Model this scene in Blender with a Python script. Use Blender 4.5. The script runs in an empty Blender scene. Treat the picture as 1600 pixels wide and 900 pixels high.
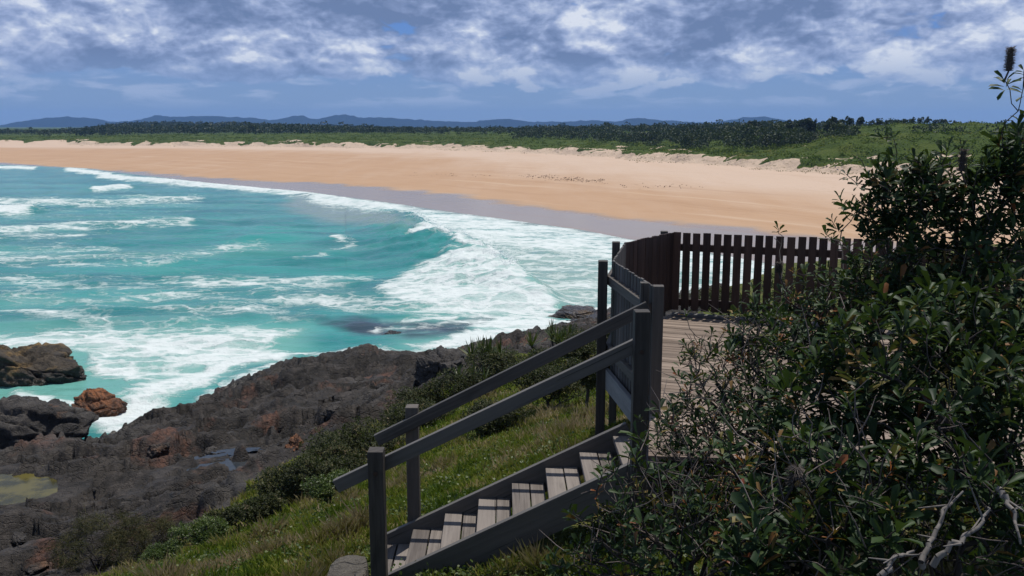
import bpy, math, random
import numpy as np
from mathutils import Vector

R = math.radians
rng = np.random.default_rng(7)
random.seed(7)
scene = bpy.context.scene
col = scene.collection

# ------------------------------------------------------------------ camera
FPX, EYE = 1386.0, 12.0                       # focal length in photo pixels, eye height above the sea
PITCH = math.atan(250.0 / FPX)                # horizon lies on row 200 of the 1600x900 photo
cam = bpy.data.cameras.new('camera')
cam.sensor_width = 36.0
cam.lens = 36.0 * FPX / 1600.0
cam.clip_start, cam.clip_end = 0.05, 40000
camo = bpy.data.objects.new('camera', cam)
col.objects.link(camo)
camo.location = (0, 0, EYE)
camo.rotation_euler = (math.pi / 2 - PITCH, 0, 0)
scene.camera = camo
CP, SP = math.cos(PITCH), math.sin(PITCH)


def ray(px, py):
    u = (np.asarray(px, float) - 800) / FPX
    v = (450 - np.asarray(py, float)) / FPX
    return u, CP + v * SP, -SP + v * CP


def at_z(px, py, z=0.0):
    """map point of the height plane z seen at photo pixel"""
    u, dy, dz = ray(px, py)
    t = (z - EYE) / dz
    return np.stack([u * t, dy * t], -1)


def at_y(px, py, Y):
    u, dy, dz = ray(px, py)
    t = Y / dy
    return np.array([u * t, Y, EYE + dz * t])


def to_px(x, y, z):
    z = z - EYE
    fw = y * CP - z * SP
    up = y * SP + z * CP
    return 800 + FPX * x / fw, 450 - FPX * up / fw


# ------------------------------------------------------------------ noise
_perm = rng.permutation(512)
_ang = rng.uniform(0, 2 * math.pi, 512)
_gx, _gy = np.cos(_ang), np.sin(_ang)


def pn(x, y):
    xi = np.floor(x).astype(np.int64); yi = np.floor(y).astype(np.int64)
    xf = x - xi; yf = y - yi

    def g(ix, iy, fx, fy):
        h = _perm[(_perm[ix & 511] + iy) & 511]
        return _gx[h] * fx + _gy[h] * fy
    u = xf * xf * xf * (xf * (xf * 6 - 15) + 10)
    v = yf * yf * yf * (yf * (yf * 6 - 15) + 10)
    a = g(xi, yi, xf, yf); b = g(xi + 1, yi, xf - 1, yf)
    c = g(xi, yi + 1, xf, yf - 1); d = g(xi + 1, yi + 1, xf - 1, yf - 1)
    return 1.5 * ((a + u * (b - a)) * (1 - v) + (c + u * (d - c)) * v)


def fbm(x, y, o=5, g=.5, l=2.03):
    s = 0; a = 1; t = 0
    for k in range(o):
        s = s + a * pn(x + 17.3 * k, y - 9.1 * k); t += a
        a *= g; x = x * l; y = y * l
    return s / t * 1.4


def ridged(x, y, o=5, g=.5, l=2.1):
    s = 0; a = 1; t = 0
    for k in range(o):
        s = s + a * (1 - np.abs(pn(x + 7.7 * k, y + 3.1 * k)) * 1.6); t += a
        a *= g; x = x * l; y = y * l
    return s / t


def cells(x, y):
    """distance to the nearest cell edge (F2-F1) and the cell's own random value"""
    xi = np.floor(x).astype(np.int64); yi = np.floor(y).astype(np.int64)
    f1 = np.full(np.shape(x), 9.0); f2 = f1.copy(); idv = np.zeros(np.shape(x))
    for dx in (-1, 0, 1):
        for dy in (-1, 0, 1):
            h = _perm[(_perm[(xi + dx) & 511] + yi + dy) & 511]
            cx = xi + dx + .5 + .42 * _gx[h]; cy = yi + dy + .5 + .42 * _gy[h]
            d = np.hypot(x - cx, y - cy)
            m = d < f1
            f2 = np.where(m, f1, np.minimum(f2, d)); f1 = np.where(m, d, f1)
            idv = np.where(m, h / 511.0, idv)
    return f2 - f1, idv


def ss(a, b, x):
    t = np.clip((x - a) / (b - a), 0, 1)
    return t * t * (3 - 2 * t)


def poly_dist(P, L):
    """signed distance of points P (N,2) to the polyline L; positive on its left"""
    best = np.full(len(P), 1e18); sg = np.ones(len(P))
    for a, b in zip(L[:-1], L[1:]):
        d = b - a; n2 = d @ d
        w = P - a
        t = np.clip((w @ d) / n2, 0, 1)
        q = w - t[:, None] * d
        D = (q * q).sum(1)
        c = d[0] * w[:, 1] - d[1] * w[:, 0]
        m = D < best
        best = np.where(m, D, best); sg = np.where(m, np.sign(c) + (c == 0), sg)
    return np.sqrt(best) * sg


def in_poly(X, Y, poly):
    ins = np.zeros(len(X), bool)
    n = len(poly)
    for i in range(n):
        x0, y0 = poly[i]; x1, y1 = poly[(i + 1) % n]
        c = ((y0 > Y) != (y1 > Y)) & (X < (x1 - x0) * (Y - y0) / (y1 - y0 + 1e-9) + x0)
        ins ^= c
    return ins


def soft_poly(P, poly, w):
    """1 inside the polygon, 0 outside, over a soft edge of half-width w"""
    poly = np.asarray(poly, float)
    L = np.vstack([poly, poly[:1]])
    d = np.abs(poly_dist(P, L))
    d = np.where(in_poly(P[:, 0], P[:, 1], poly), d, -d)
    return ss(-w, w, d)


# ------------------------------------------------------------------ mesh helpers
def link(o, parent=None):
    col.objects.link(o)
    if parent is not None:
        o.parent = parent
    return o


def tag(o, label=None, cat=None, group=None, kind=None):
    for k, v in (('label', label), ('category', cat), ('group', group), ('kind', kind)):
        if v:
            o[k] = v
    return o


def empty(name, loc=(0, 0, 0), label=None, cat=None, group=None):
    o = bpy.data.objects.new(name, None)
    o.empty_display_size = .2
    o.location = loc
    col.objects.link(o)
    return tag(o, label, cat, group)


def npmesh(name, V, F, mats, parent=None, smooth=True, attrs=None, mi=None, uv=None):
    """V (N,3); F (M,k) array, or a list of such arrays with different k"""
    Fs = [f for f in (F if isinstance(F, list) else [F]) if len(f)]
    me = bpy.data.meshes.new(name)
    V = np.asarray(V, np.float32)
    loops = np.concatenate([f.ravel() for f in Fs]).astype(np.int32)
    tot = np.concatenate([np.full(len(f), f.shape[1], np.int32) for f in Fs])
    start = np.concatenate([[0], np.cumsum(tot)[:-1]]).astype(np.int32)
    me.vertices.add(len(V)); me.vertices.foreach_set('co', V.ravel())
    me.loops.add(len(loops)); me.loops.foreach_set('vertex_index', loops)
    me.polygons.add(len(tot))
    me.polygons.foreach_set('loop_start', start)
    me.polygons.foreach_set('loop_total', tot)
    me.polygons.foreach_set('use_smooth', np.full(len(tot), smooth, bool))
    for m in (mats if isinstance(mats, (list, tuple)) else [mats]):
        me.materials.append(m)
    if mi is not None:
        me.polygons.foreach_set('material_index', np.asarray(mi, np.int32))
    if uv is not None:
        l = me.uv_layers.new(name='UVMap')
        l.data.foreach_set('uv', np.asarray(uv, np.float32)[loops].ravel())
    for k, a in (attrs or {}).items():
        at = me.attributes.new(k, 'FLOAT', 'POINT')
        at.data.foreach_set('value', np.asarray(a, np.float32))
    me.update(); me.validate()
    o = bpy.data.objects.new(name, me)
    return link(o, parent)


class Wood:
    """square-cut timbers collected into one mesh; UVs run along the grain in metres"""
    def __init__(s):
        s.V = []; s.F = []; s.U = []; s.n = 0

    def bar(s, a, b, w, h, up=(0, 0, 1)):
        a = Vector(a); b = Vector(b); d = (b - a); L = d.length; d.normalize()
        up = Vector(up); side = d.cross(up).normalized(); up = side.cross(d).normalized()
        u0, v0 = random.uniform(0, 50), random.uniform(0, 50)
        for k, p in enumerate((a, b)):
            for (i, j) in ((-1, -1), (1, -1), (1, 1), (-1, 1)):
                q = p + side * (i * w / 2) + up * (j * h / 2)
                s.V.append(q[:])
                s.U.append((u0 + k * L, v0 + (i + 1) * w / 2 + (j + 1) * h / 2))
        n = s.n
        s.F += [(n, n + 3, n + 2, n + 1), (n + 4, n + 5, n + 6, n + 7)]
        for i in range(4):
            j = (i + 1) % 4
            s.F.append((n + i, n + j, n + 4 + j, n + 4 + i))
        s.n += 8
        return s

    def prism(s, poly, z0, z1, along):
        """flat board with polygon outline"""
        u0, v0 = random.uniform(0, 50), random.uniform(0, 50)
        k = len(poly); n = s.n
        for z in (z0, z1):
            for p in poly:
                s.V.append((p[0], p[1], z))
                s.U.append((u0 + p[0] * along[0] + p[1] * along[1], v0 - p[0] * along[1] + p[1] * along[0] + z))
        s.F += [tuple(range(n + k - 1, n - 1, -1)), tuple(range(n + k, n + 2 * k))]
        for i in range(k):
            j = (i + 1) % k
            s.F.append((n + i, n + j, n + k + j, n + k + i))
        s.n += 2 * k

    def build(s, name, m, parent=None, bevel=.004, origin=None):
        me = bpy.data.meshes.new(name)
        V = s.V
        o = bpy.data.objects.new(name, me)
        me.from_pydata(V, [], s.F)
        l = me.uv_layers.new(name='UVMap')
        li = np.empty(len(me.loops), np.int32); me.loops.foreach_get('vertex_index', li)
        l.data.foreach_set('uv', np.asarray(s.U, np.float32)[li].ravel())
        me.materials.append(m)
        if bevel:
            b = o.modifiers.new('bevel', 'BEVEL'); b.width = bevel; b.segments = 2; b.limit_method = 'ANGLE'
        return link(o, parent)


def tubes(P0, P1, r0, r1, sides=5):
    """many tapered tubes -> V, F"""
    P0 = np.asarray(P0, float); P1 = np.asarray(P1, float)
    d = P1 - P0; L = np.linalg.norm(d, axis=1, keepdims=True) + 1e-9; d = d / L
    h = np.where(np.abs(d[:, 2:3]) > .9, np.array([[1., 0, 0]]), np.array([[0., 0, 1]]))
    s = np.cross(d, h); s /= np.linalg.norm(s, axis=1, keepdims=True) + 1e-9
    t = np.cross(s, d)
    a = np.arange(sides) * 2 * math.pi / sides
    ring = s[:, None, :] * np.cos(a)[None, :, None] + t[:, None, :] * np.sin(a)[None, :, None]
    r0 = np.broadcast_to(np.asarray(r0, float), (len(P0),)); r1 = np.broadcast_to(np.asarray(r1, float), (len(P0),))
    A = P0[:, None] + ring * r0[:, None, None]; B = P1[:, None] + ring * r1[:, None, None]
    V = np.concatenate([A, B], 1).reshape(-1, 3)
    base = (np.arange(len(P0)) * 2 * sides)[:, None]
    i = np.arange(sides); j = (i + 1) % sides
    F = np.stack([base + i, base + j, base + sides + j, base + sides + i], -1).reshape(-1, 4)
    return V, F


def unit(a):
    return a / (np.linalg.norm(a, axis=-1, keepdims=True) + 1e-9)


def cards(C, size, flat=0.0, aspect=.55):
    """one rhombic leaf-like quad at every point C, facing anywhere"""
    n = len(C)
    a = unit(rng.normal(size=(n, 3)) * np.array([1, 1, 1 - flat]))
    b = unit(np.cross(a, rng.normal(size=(n, 3))))
    size = np.broadcast_to(np.asarray(size, float), (n,))[:, None]
    a = a * size; b = b * size * aspect
    V = np.stack([C - a, C - b, C + a, C + b], 1).reshape(-1, 3)
    F = np.arange(4 * n).reshape(-1, 4)
    return V, F


# ------------------------------------------------------------------ node helpers
class NT:
    def __init__(s, tree):
        s.t = tree

    def n(s, typ, props=None, **ins):
        nd = s.t.nodes.new(typ)
        for k, v in (props or {}).items():
            setattr(nd, k, v)
        for k, v in ins.items():
            s.set(nd.inputs[k.replace('_', ' ')], v)
        return nd

    def set(s, sock, v):
        if isinstance(v, bpy.types.NodeSocket):
            s.t.links.new(v, sock)
        else:
            if hasattr(sock.default_value, '__len__') and len(sock.default_value) == 4 and len(v) == 3:
                v = (*v, 1)
            sock.default_value = v

    def math(s, op, a, b=0.0, c=0.0, clamp=False):
        nd = s.t.nodes.new('ShaderNodeMath'); nd.operation = op; nd.use_clamp = clamp
        s.set(nd.inputs[0], a); s.set(nd.inputs[1], b)
        if op in ('MULTIPLY_ADD', 'COMPARE', 'SMOOTH_MIN'):
            s.set(nd.inputs[2], c)
        return nd.outputs[0]

    def mix(s, f, a, b, blend='MIX'):
        nd = s.t.nodes.new('ShaderNodeMix'); nd.data_type = 'RGBA'; nd.blend_type = blend
        s.set(nd.inputs[0], f); s.set(nd.inputs[6], a); s.set(nd.inputs[7], b)
        return nd.outputs[2]

    def range(s, v, a, b, c=0.0, d=1.0, smooth=True):
        nd = s.t.nodes.new('ShaderNodeMapRange')
        nd.interpolation_type = 'SMOOTHSTEP' if smooth else 'LINEAR'
        for k, q in zip((0, 1, 2, 3, 4), (v, a, b, c, d)):
            s.set(nd.inputs[k], q)
        return nd.outputs[0]

    def noise(s, vec, scale, detail=6, rough=.55, dist=0.0, out=0):
        nd = s.n('ShaderNodeTexNoise', Scale=scale, Detail=detail, Roughness=rough, Distortion=dist)
        if vec is not None:
            s.set(nd.inputs['Vector'], vec)
        return nd.outputs[out]

    def mapv(s, vec, scale=(1, 1, 1), loc=(0, 0, 0), rot=(0, 0, 0)):
        nd = s.n('ShaderNodeMapping')
        s.set(nd.inputs['Vector'], vec)
        nd.inputs['Scale'].default_value = scale; nd.inputs['Location'].default_value = loc
        nd.inputs['Rotation'].default_value = rot
        return nd.outputs[0]

    def attr(s, name):
        nd = s.t.nodes.new('ShaderNodeAttribute'); nd.attribute_name = name
        return nd.outputs['Fac']

    def ramp(s, f, stops):
        nd = s.t.nodes.new('ShaderNodeValToRGB')
        e = nd.color_ramp.elements
        while len(e) < len(stops):
            e.new(.5)
        for k, (p, c) in zip(e, stops):
            k.position = p; k.color = (*c, 1)
        s.set(nd.inputs[0], f)
        return nd.outputs[0]

    def pos(s):
        return s.n('ShaderNodeNewGeometry').outputs['Position']

    def uv(s):
        return s.n('ShaderNodeTexCoord').outputs['UV']

    def bump(s, h, strength=.5, dist=.02, normal=None):
        nd = s.n('ShaderNodeBump', Strength=strength, Distance=dist)
        s.set(nd.inputs['Height'], h)
        if normal is not None:
            s.set(nd.inputs['Normal'], normal)
        return nd.outputs[0]


def mat(name):
    m = bpy.data.materials.new(name); m.use_nodes = True
    m.node_tree.nodes.clear()
    t = NT(m.node_tree)
    out = t.n('ShaderNodeOutputMaterial')
    b = t.n('ShaderNodeBsdfPrincipled')
    t.t.links.new(b.outputs[0], out.inputs['Surface'])
    t.out = out; t.b = b
    return m, t


def wood(name, c0, c1, rough=.75, grain=1.0, spec=.3):
    m, t = mat(name)
    uv = t.uv()
    g = t.noise(t.mapv(uv, (1.3, 38, 1)), 1.0, 7, .62, .6)
    big = t.noise(t.mapv(uv, (.9, 6, 1)), 1.0, 4, .5)
    f = t.math('ADD', t.math('MULTIPLY', g, .65), t.math('MULTIPLY', big, .45))
    f = t.range(f, .35, .75)
    st_ = t.noise(t.mapv(uv, (2.2, 9, 1), (7, 2, 0)), 1.0, 5, .65)
    c = t.mix(f, c0, c1)
    c = t.mix(t.range(st_, .52, .72, 0, .55), c, tuple(.55 * q for q in c0)); c = t.mix(t.range(st_, .26, .42, .45, 0), c, tuple(1.25 * q for q in c1))
    brd = t.noise(t.mapv(uv, (.11, .17, 1)), 1.0, 0, .5)
    c = t.mix(t.range(brd, .45, .75, 0, .5), c, tuple(1.5 * q for q in c1)); c = t.mix(t.range(brd, .25, .5, .5, 0), c, tuple(.6 * q for q in c0))
    crack = t.range(t.noise(t.mapv(uv, (1.0, 60, 1), (3, 3, 0)), 1.0, 3, .5), .3, .36, 1, 0)
    c = t.mix(t.math('MULTIPLY', crack, .7), c, tuple(.3 * q for q in c0))
    t.set(t.b.inputs['Base Color'], c)
    t.b.inputs['Roughness'].default_value = rough
    t.b.inputs['Specular IOR Level'].default_value = spec
    t.set(t.b.inputs['Normal'], t.bump(t.math('SUBTRACT', g, t.math('MULTIPLY', crack, .6)), .5 * grain, .006))
    return m


def leafmat(name, ramp, rough=.35, trans=.25, spec=.5):
    """foliage: 'tint' (0-1 per leaf) picks the colour of the leaf itself"""
    m, t = mat(name)
    c = t.ramp(t.attr('tint'), ramp)
    t.set(t.b.inputs['Base Color'], c)
    t.b.inputs['Roughness'].default_value = rough
    t.b.inputs['Specular IOR Level'].default_value = spec
    if trans:
        tr = t.n('ShaderNodeBsdfTranslucent')
        t.set(tr.inputs['Color'], t.mix(.5, c, (.12, .2, .02), 'MIX'))
        mx = t.n('ShaderNodeMixShader')
        mx.inputs[0].default_value = trans
        t.t.links.new(t.b.outputs[0], mx.inputs[1]); t.t.links.new(tr.outputs[0], mx.inputs[2])
        t.t.links.new(mx.outputs[0], t.out.inputs['Surface'])
    return m


# ------------------------------------------------------------------ daylight
HAZE = 1.0e-4
SUN_EL, SUN_AZ = 72.0, 32.0                 # azimuth: degrees to the right of straight ahead
sd_ = Vector((math.sin(R(SUN_AZ)) * math.cos(R(SUN_EL)), math.cos(R(SUN_AZ)) * math.cos(R(SUN_EL)), math.sin(R(SUN_EL))))
sl = bpy.data.lights.new('sun', 'SUN'); sl.energy = 4.2; sl.angle = R(.53); sl.color = (1, .955, .89)
so = bpy.data.objects.new('sun', sl); col.objects.link(so)
so.rotation_euler = (-sd_).to_track_quat('-Z', 'Y').to_euler(); so.location = (0, 0, 60)

w = bpy.data.worlds.new('World'); scene.world = w; w.use_nodes = True
w.node_tree.nodes.clear()
t = NT(w.node_tree)
sky = t.n('ShaderNodeTexSky'); sky.sky_type = 'NISHITA'; sky.sun_disc = False
sky.sun_elevation = R(SUN_EL); sky.sun_rotation = R(SUN_AZ); sky.altitude = 10; sky.air_density = 1.0; sky.dust_density = .4; sky.ozone_density = 2.0
dirv = t.n('ShaderNodeTexCoord').outputs['Generated']
sep = t.n('ShaderNodeSeparateXYZ'); t.set(sep.inputs[0], dirv)
az = t.math('ARCTAN2', sep.outputs[0], sep.outputs[1])
el = t.math('ARCSINE', sep.outputs[2])


def vec2(x, y, z=0.0):
    nd = t.n('ShaderNodeCombineXYZ')
    t.set(nd.inputs[0], x); t.set(nd.inputs[1], y); t.set(nd.inputs[2], z)
    return nd.outputs[0]


def cloud(kx, ky, dx, dy, seed, detail, rough=.55, dist=.25):
    v = vec2(t.math('MULTIPLY_ADD', az, kx, dx + seed * 13.7), t.math('MULTIPLY_ADD', el, ky, dy), 0)
    o = t.noise(v, 1.0, detail, rough, dist)
    o.node.noise_dimensions = '2D'
    return o


def lin(*c):
    return tuple(((q / 255 + .055) / 1.055) ** 2.4 if q > 10 else q / 255 / 12.92 for q in c)


# cumulus deck: rounded puffs lit from above, flat grey-blue bases
KX, KY = 4.8, 9.6


def puffs(dx, dy, det):
    base = cloud(KX, KY, 3.1 + dx, 1.3 + dy, 4.0, det, .54, .1)
    v = vec2(t.math('MULTIPLY_ADD', az, KX, 3.1 + dx), t.math('MULTIPLY_ADD', el, KY, 1.3 + dy), 2.0)
    wv = t.n('ShaderNodeVectorMath', {'operation': 'MULTIPLY_ADD'})
    wn_ = t.noise(v, 2.2, 3, .5, 0, 1); wn_.node.noise_dimensions = '2D'
    t.set(wv.inputs[0], wn_); wv.inputs[1].default_value = (.35, .35, 0); t.set(wv.inputs[2], v)
    vo = t.n('ShaderNodeTexVoronoi', {'feature': 'SMOOTH_F1', 'voronoi_dimensions': '2D'}, Scale=2.3, Detail=3.0, Roughness=.55, Smoothness=.35, Lacunarity=2.2)
    t.set(vo.inputs['Vector'], wv.outputs[0])
    return t.math('MULTIPLY_ADD', vo.outputs['Distance'], -.34, t.math('ADD', base, .15))


d0 = puffs(0, 0, 9)
d1 = puffs(.06, .13, 9)
d2 = puffs(.12, .34, 4)
bias = t.math('ADD', t.range(el, .026, .072, -.20, .40), t.range(el, .122, .15, 0, -.06))
dens = t.math('ADD', d0, bias)
cov = t.range(dens, .43, .53)
lit = t.math('ADD', t.math('MULTIPLY', t.math('SUBTRACT', d0, d1), 1.75), t.math('MULTIPLY', t.math('SUBTRACT', d0, d2), 1.05))
fz0 = cloud(24, 40, 5.0, 2.0, 3.0, 5, .6, .2)
fz1 = cloud(24, 40, 5.04, 2.22, 3.0, 5, .6, .2)
lit = t.math('ADD', lit, t.math('MULTIPLY', t.math('SUBTRACT', fz0, fz1), 1.15))
big = cloud(3.6, 9.0, 9.0, 4.0, 1.0, 3)
lit = t.math('ADD', t.math('ADD', lit, .49), t.math('ADD', t.range(big, .35, .65, -.14, .12), t.range(dens, .55, .95, .10, -.16)), clamp=True)
ccol = t.ramp(lit, [(0.0, lin(108, 127, 163)), (.30, lin(133, 150, 186)), (.52, lin(158, 173, 207)), (.78, lin(192, 203, 226)), (1.0, lin(229, 234, 243))])
ccol = t.mix(t.range(el, .035, .085, .7, 0), ccol, lin(132, 157, 197))
# thin streaks low down
s0 = cloud(13.0, 60.0, 1.7, 0.0, 8.0, 7)
s_cov = t.math('MULTIPLY', t.range(s0, .47, .68, 0, .75), t.math('MULTIPLY', t.range(el, .016, .035), t.range(el, .06, .09, 1, 0)))
bg = t.n('ShaderNodeBackground'); t.set(bg.inputs[0], sky.outputs[0]); bg.inputs[1].default_value = .085
# hazy air low over the land
hz = t.n('ShaderNodeBackground'); hz.inputs[1].default_value = 1.0
t.set(hz.inputs[0], t.mix(t.range(el, .0, .13), lin(126, 154, 192), lin(80, 130, 206)))
mh = t.n('ShaderNodeMixShader'); t.set(mh.inputs[0], t.range(el, .1, .45, .85, 0.0))
t.t.links.new(bg.outputs[0], mh.inputs[1]); t.t.links.new(hz.outputs[0], mh.inputs[2])
st = t.n('ShaderNodeBackground'); st.inputs[0].default_value = (*lin(175, 190, 218), 1)
ms = t.n('ShaderNodeMixShader'); t.set(ms.inputs[0], s_cov)
t.t.links.new(mh.outputs[0], ms.inputs[1]); t.t.links.new(st.outputs[0], ms.inputs[2])
cb = t.n('ShaderNodeBackground'); t.set(cb.inputs[0], ccol)
mc = t.n('ShaderNodeMixShader')
t.set(mc.inputs[0], t.math('MULTIPLY', cov, t.range(el, .16, .5, .96, .25)))
t.t.links.new(ms.outputs[0], mc.inputs[1]); t.t.links.new(cb.outputs[0], mc.inputs[2])
wo = t.n('ShaderNodeOutputWorld'); t.t.links.new(mc.outputs[0], wo.inputs[0])

scene.view_settings.view_transform = 'Standard'
scene.view_settings.look = 'None'
scene.view_settings.exposure = 0.0
scene.view_settings.gamma = 1.0
cy = scene.cycles
cy.max_bounces = 6; cy.diffuse_bounces = 3; cy.glossy_bounces = 2; cy.transmission_bounces = 3; cy.volume_bounces = 1
cy.transparent_max_bounces = 4
cy.caustics_reflective = False; cy.caustics_refractive = False
cy.sample_clamp_indirect = 4.0
cy.use_denoising = True

# ------------------------------------------------------------------ lines of the coast on the map
SHORE = at_z(*np.array([(-700, 243), (-300, 250), (0, 257), (130, 263), (330, 287), (480, 301), (600, 317), (700, 332), (800, 346),
                        (900, 360), (975, 375), (1080, 392), (1200, 415)]).T, 0.0)
SHORE = np.vstack([SHORE, [[32, 62], [34, 40]]])
WETEDGE = at_z(*np.array([(-700, 240), (-300, 247), (0, 254), (150, 263), (300, 275), (400, 282), (560, 291), (700, 305), (830, 323),
                          (930, 337), (1050, 349), (1200, 366)]).T, .35)
WETEDGE = np.vstack([WETEDGE, [[46, 80], [50, 50]]])
DUNE = at_z(*np.array([(-700, 224), (-300, 226), (0, 227), (200, 229), (400, 230), (600, 233), (800, 239), (900, 245), (1000, 253),
                       (1100, 260), (1200, 267), (1300, 272), (1420, 277)]).T, 2.3)
DUNE = np.vstack([DUNE, [[98, 150], [110, 110], [118, 60]]])

CTRL = np.array([
    (0, 0, 10.3), (-1.5, -2, 10.4), (3, -2, 10.6), (-1.6, 6.2, 8.45), (-.8, 7.6, 8.35), (.9, 8.7, 8.75), (2.2, 10, 8.7), (4, 6, 9.6), (3.2, 4.2, 9.75),
    (1.6, 4.4, 9.2), (6, 9.5, 10.0), (8, 14, 8.4), (15, 12, 10.2), (8, 4, 10.6), (-3, 3, 9.4), (-2.2, 9, 7.55), (-4, 11.5, 6.2), (-1, 14, 6.6), (1.2, 15, 7.0),
    (-6.3, 15, 4.3), (-5, 18.4, 4.5), (-1.7, 23.5, 5.0), (2.25, 24, 5.9), (5, 19, 6.7), (10, 25, 5.6), (10, 40, 2.9), (9, 56, 1.0), (18, 58, 2.2),
    (-9, 9, 6.0), (-12, 4, 6.6), (-9.6, 16.6, 3.0), (-14, 14, 3.2), (-18, 22, 1.8), (-9, 28, 2.0), (-5, 28, 3.1), (-12, 24, 2.1), (-16, 28, 1.7),
    (-14.2, 33.0, .5), (-13.0, 38.6, .5), (-11.2, 42.3, .6), (-9.5, 39.5, 1.3), (-7.3, 41.8, 1.15), (-4.5, 43.2, .9), (-2.3, 45.0, .75), (.5, 45, 1.2), (4.2, 52.5, .5), (-1, 36, 2.6), (2, 34, 3.8),
    (-16.5, 34, -.9), (-15.5, 40, -1.2), (-13.5, 44.5, -1.2), (-9, 47, -1.2), (-4, 48, -.9), (0, 51.5, -.7), (4, 58, -.6), (9, 63, -.6), (16, 68, -.2),
    (-22, 34, -1.5), (-30, 34, -3), (-30, 55, -4), (-10, 60, -3), (8, 75, -1.5), (24, 66, 1.6), (34, 62, 3.5), (34, 40, 5), (45, 80, 2.0), (26, 20, 10), (-26, 22, -1)], float)


def tps_fit(C, lam=.15):
    n = len(C)
    D = np.linalg.norm(C[:, None, :2] - C[None, :, :2], axis=2)
    K = np.where(D > 0, D ** 2 * np.log(D + 1e-9), 0) + lam * np.eye(n)
    P = np.hstack([np.ones((n, 1)), C[:, :2]])
    A = np.block([[K, P], [P.T, np.zeros((3, 3))]])
    return np.linalg.solve(A, np.concatenate([C[:, 2], np.zeros(3)]))


TPS = tps_fit(CTRL)


def tps(x, y):
    s = TPS[-3] + TPS[-2] * x + TPS[-1] * y
    for w_, c in zip(TPS[:-3], CTRL):
        d2 = (x - c[0]) ** 2 + (y - c[1]) ** 2
        s = s + w_ * .5 * d2 * np.log(d2 + 1e-12)
    return s


GRASSLINE = np.array([(-7.2, 11.5), (-6.3, 14.6), (-5.3, 18.0), (-3.4, 20.5), (-1.5, 23.0), (.8, 25), (3.2, 27.5), (6, 33), (9, 42), (12, 52)], float)


# hollows of the shelf that hold water: centre, half-axes, turn, water level
BASINS = [(cx, cy, ra, rb, ro, float(np.min(tps(cx + ra * np.cos(np.arange(12) * .5236), cy + rb * np.sin(np.arange(12) * .5236)))) - .02)
          for cx, cy, ra, rb, ro in ((-14.3, 23.5, 1.25, .95, -.1), (-7.9, 23.9, 1.2, .6, .25))]


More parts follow.
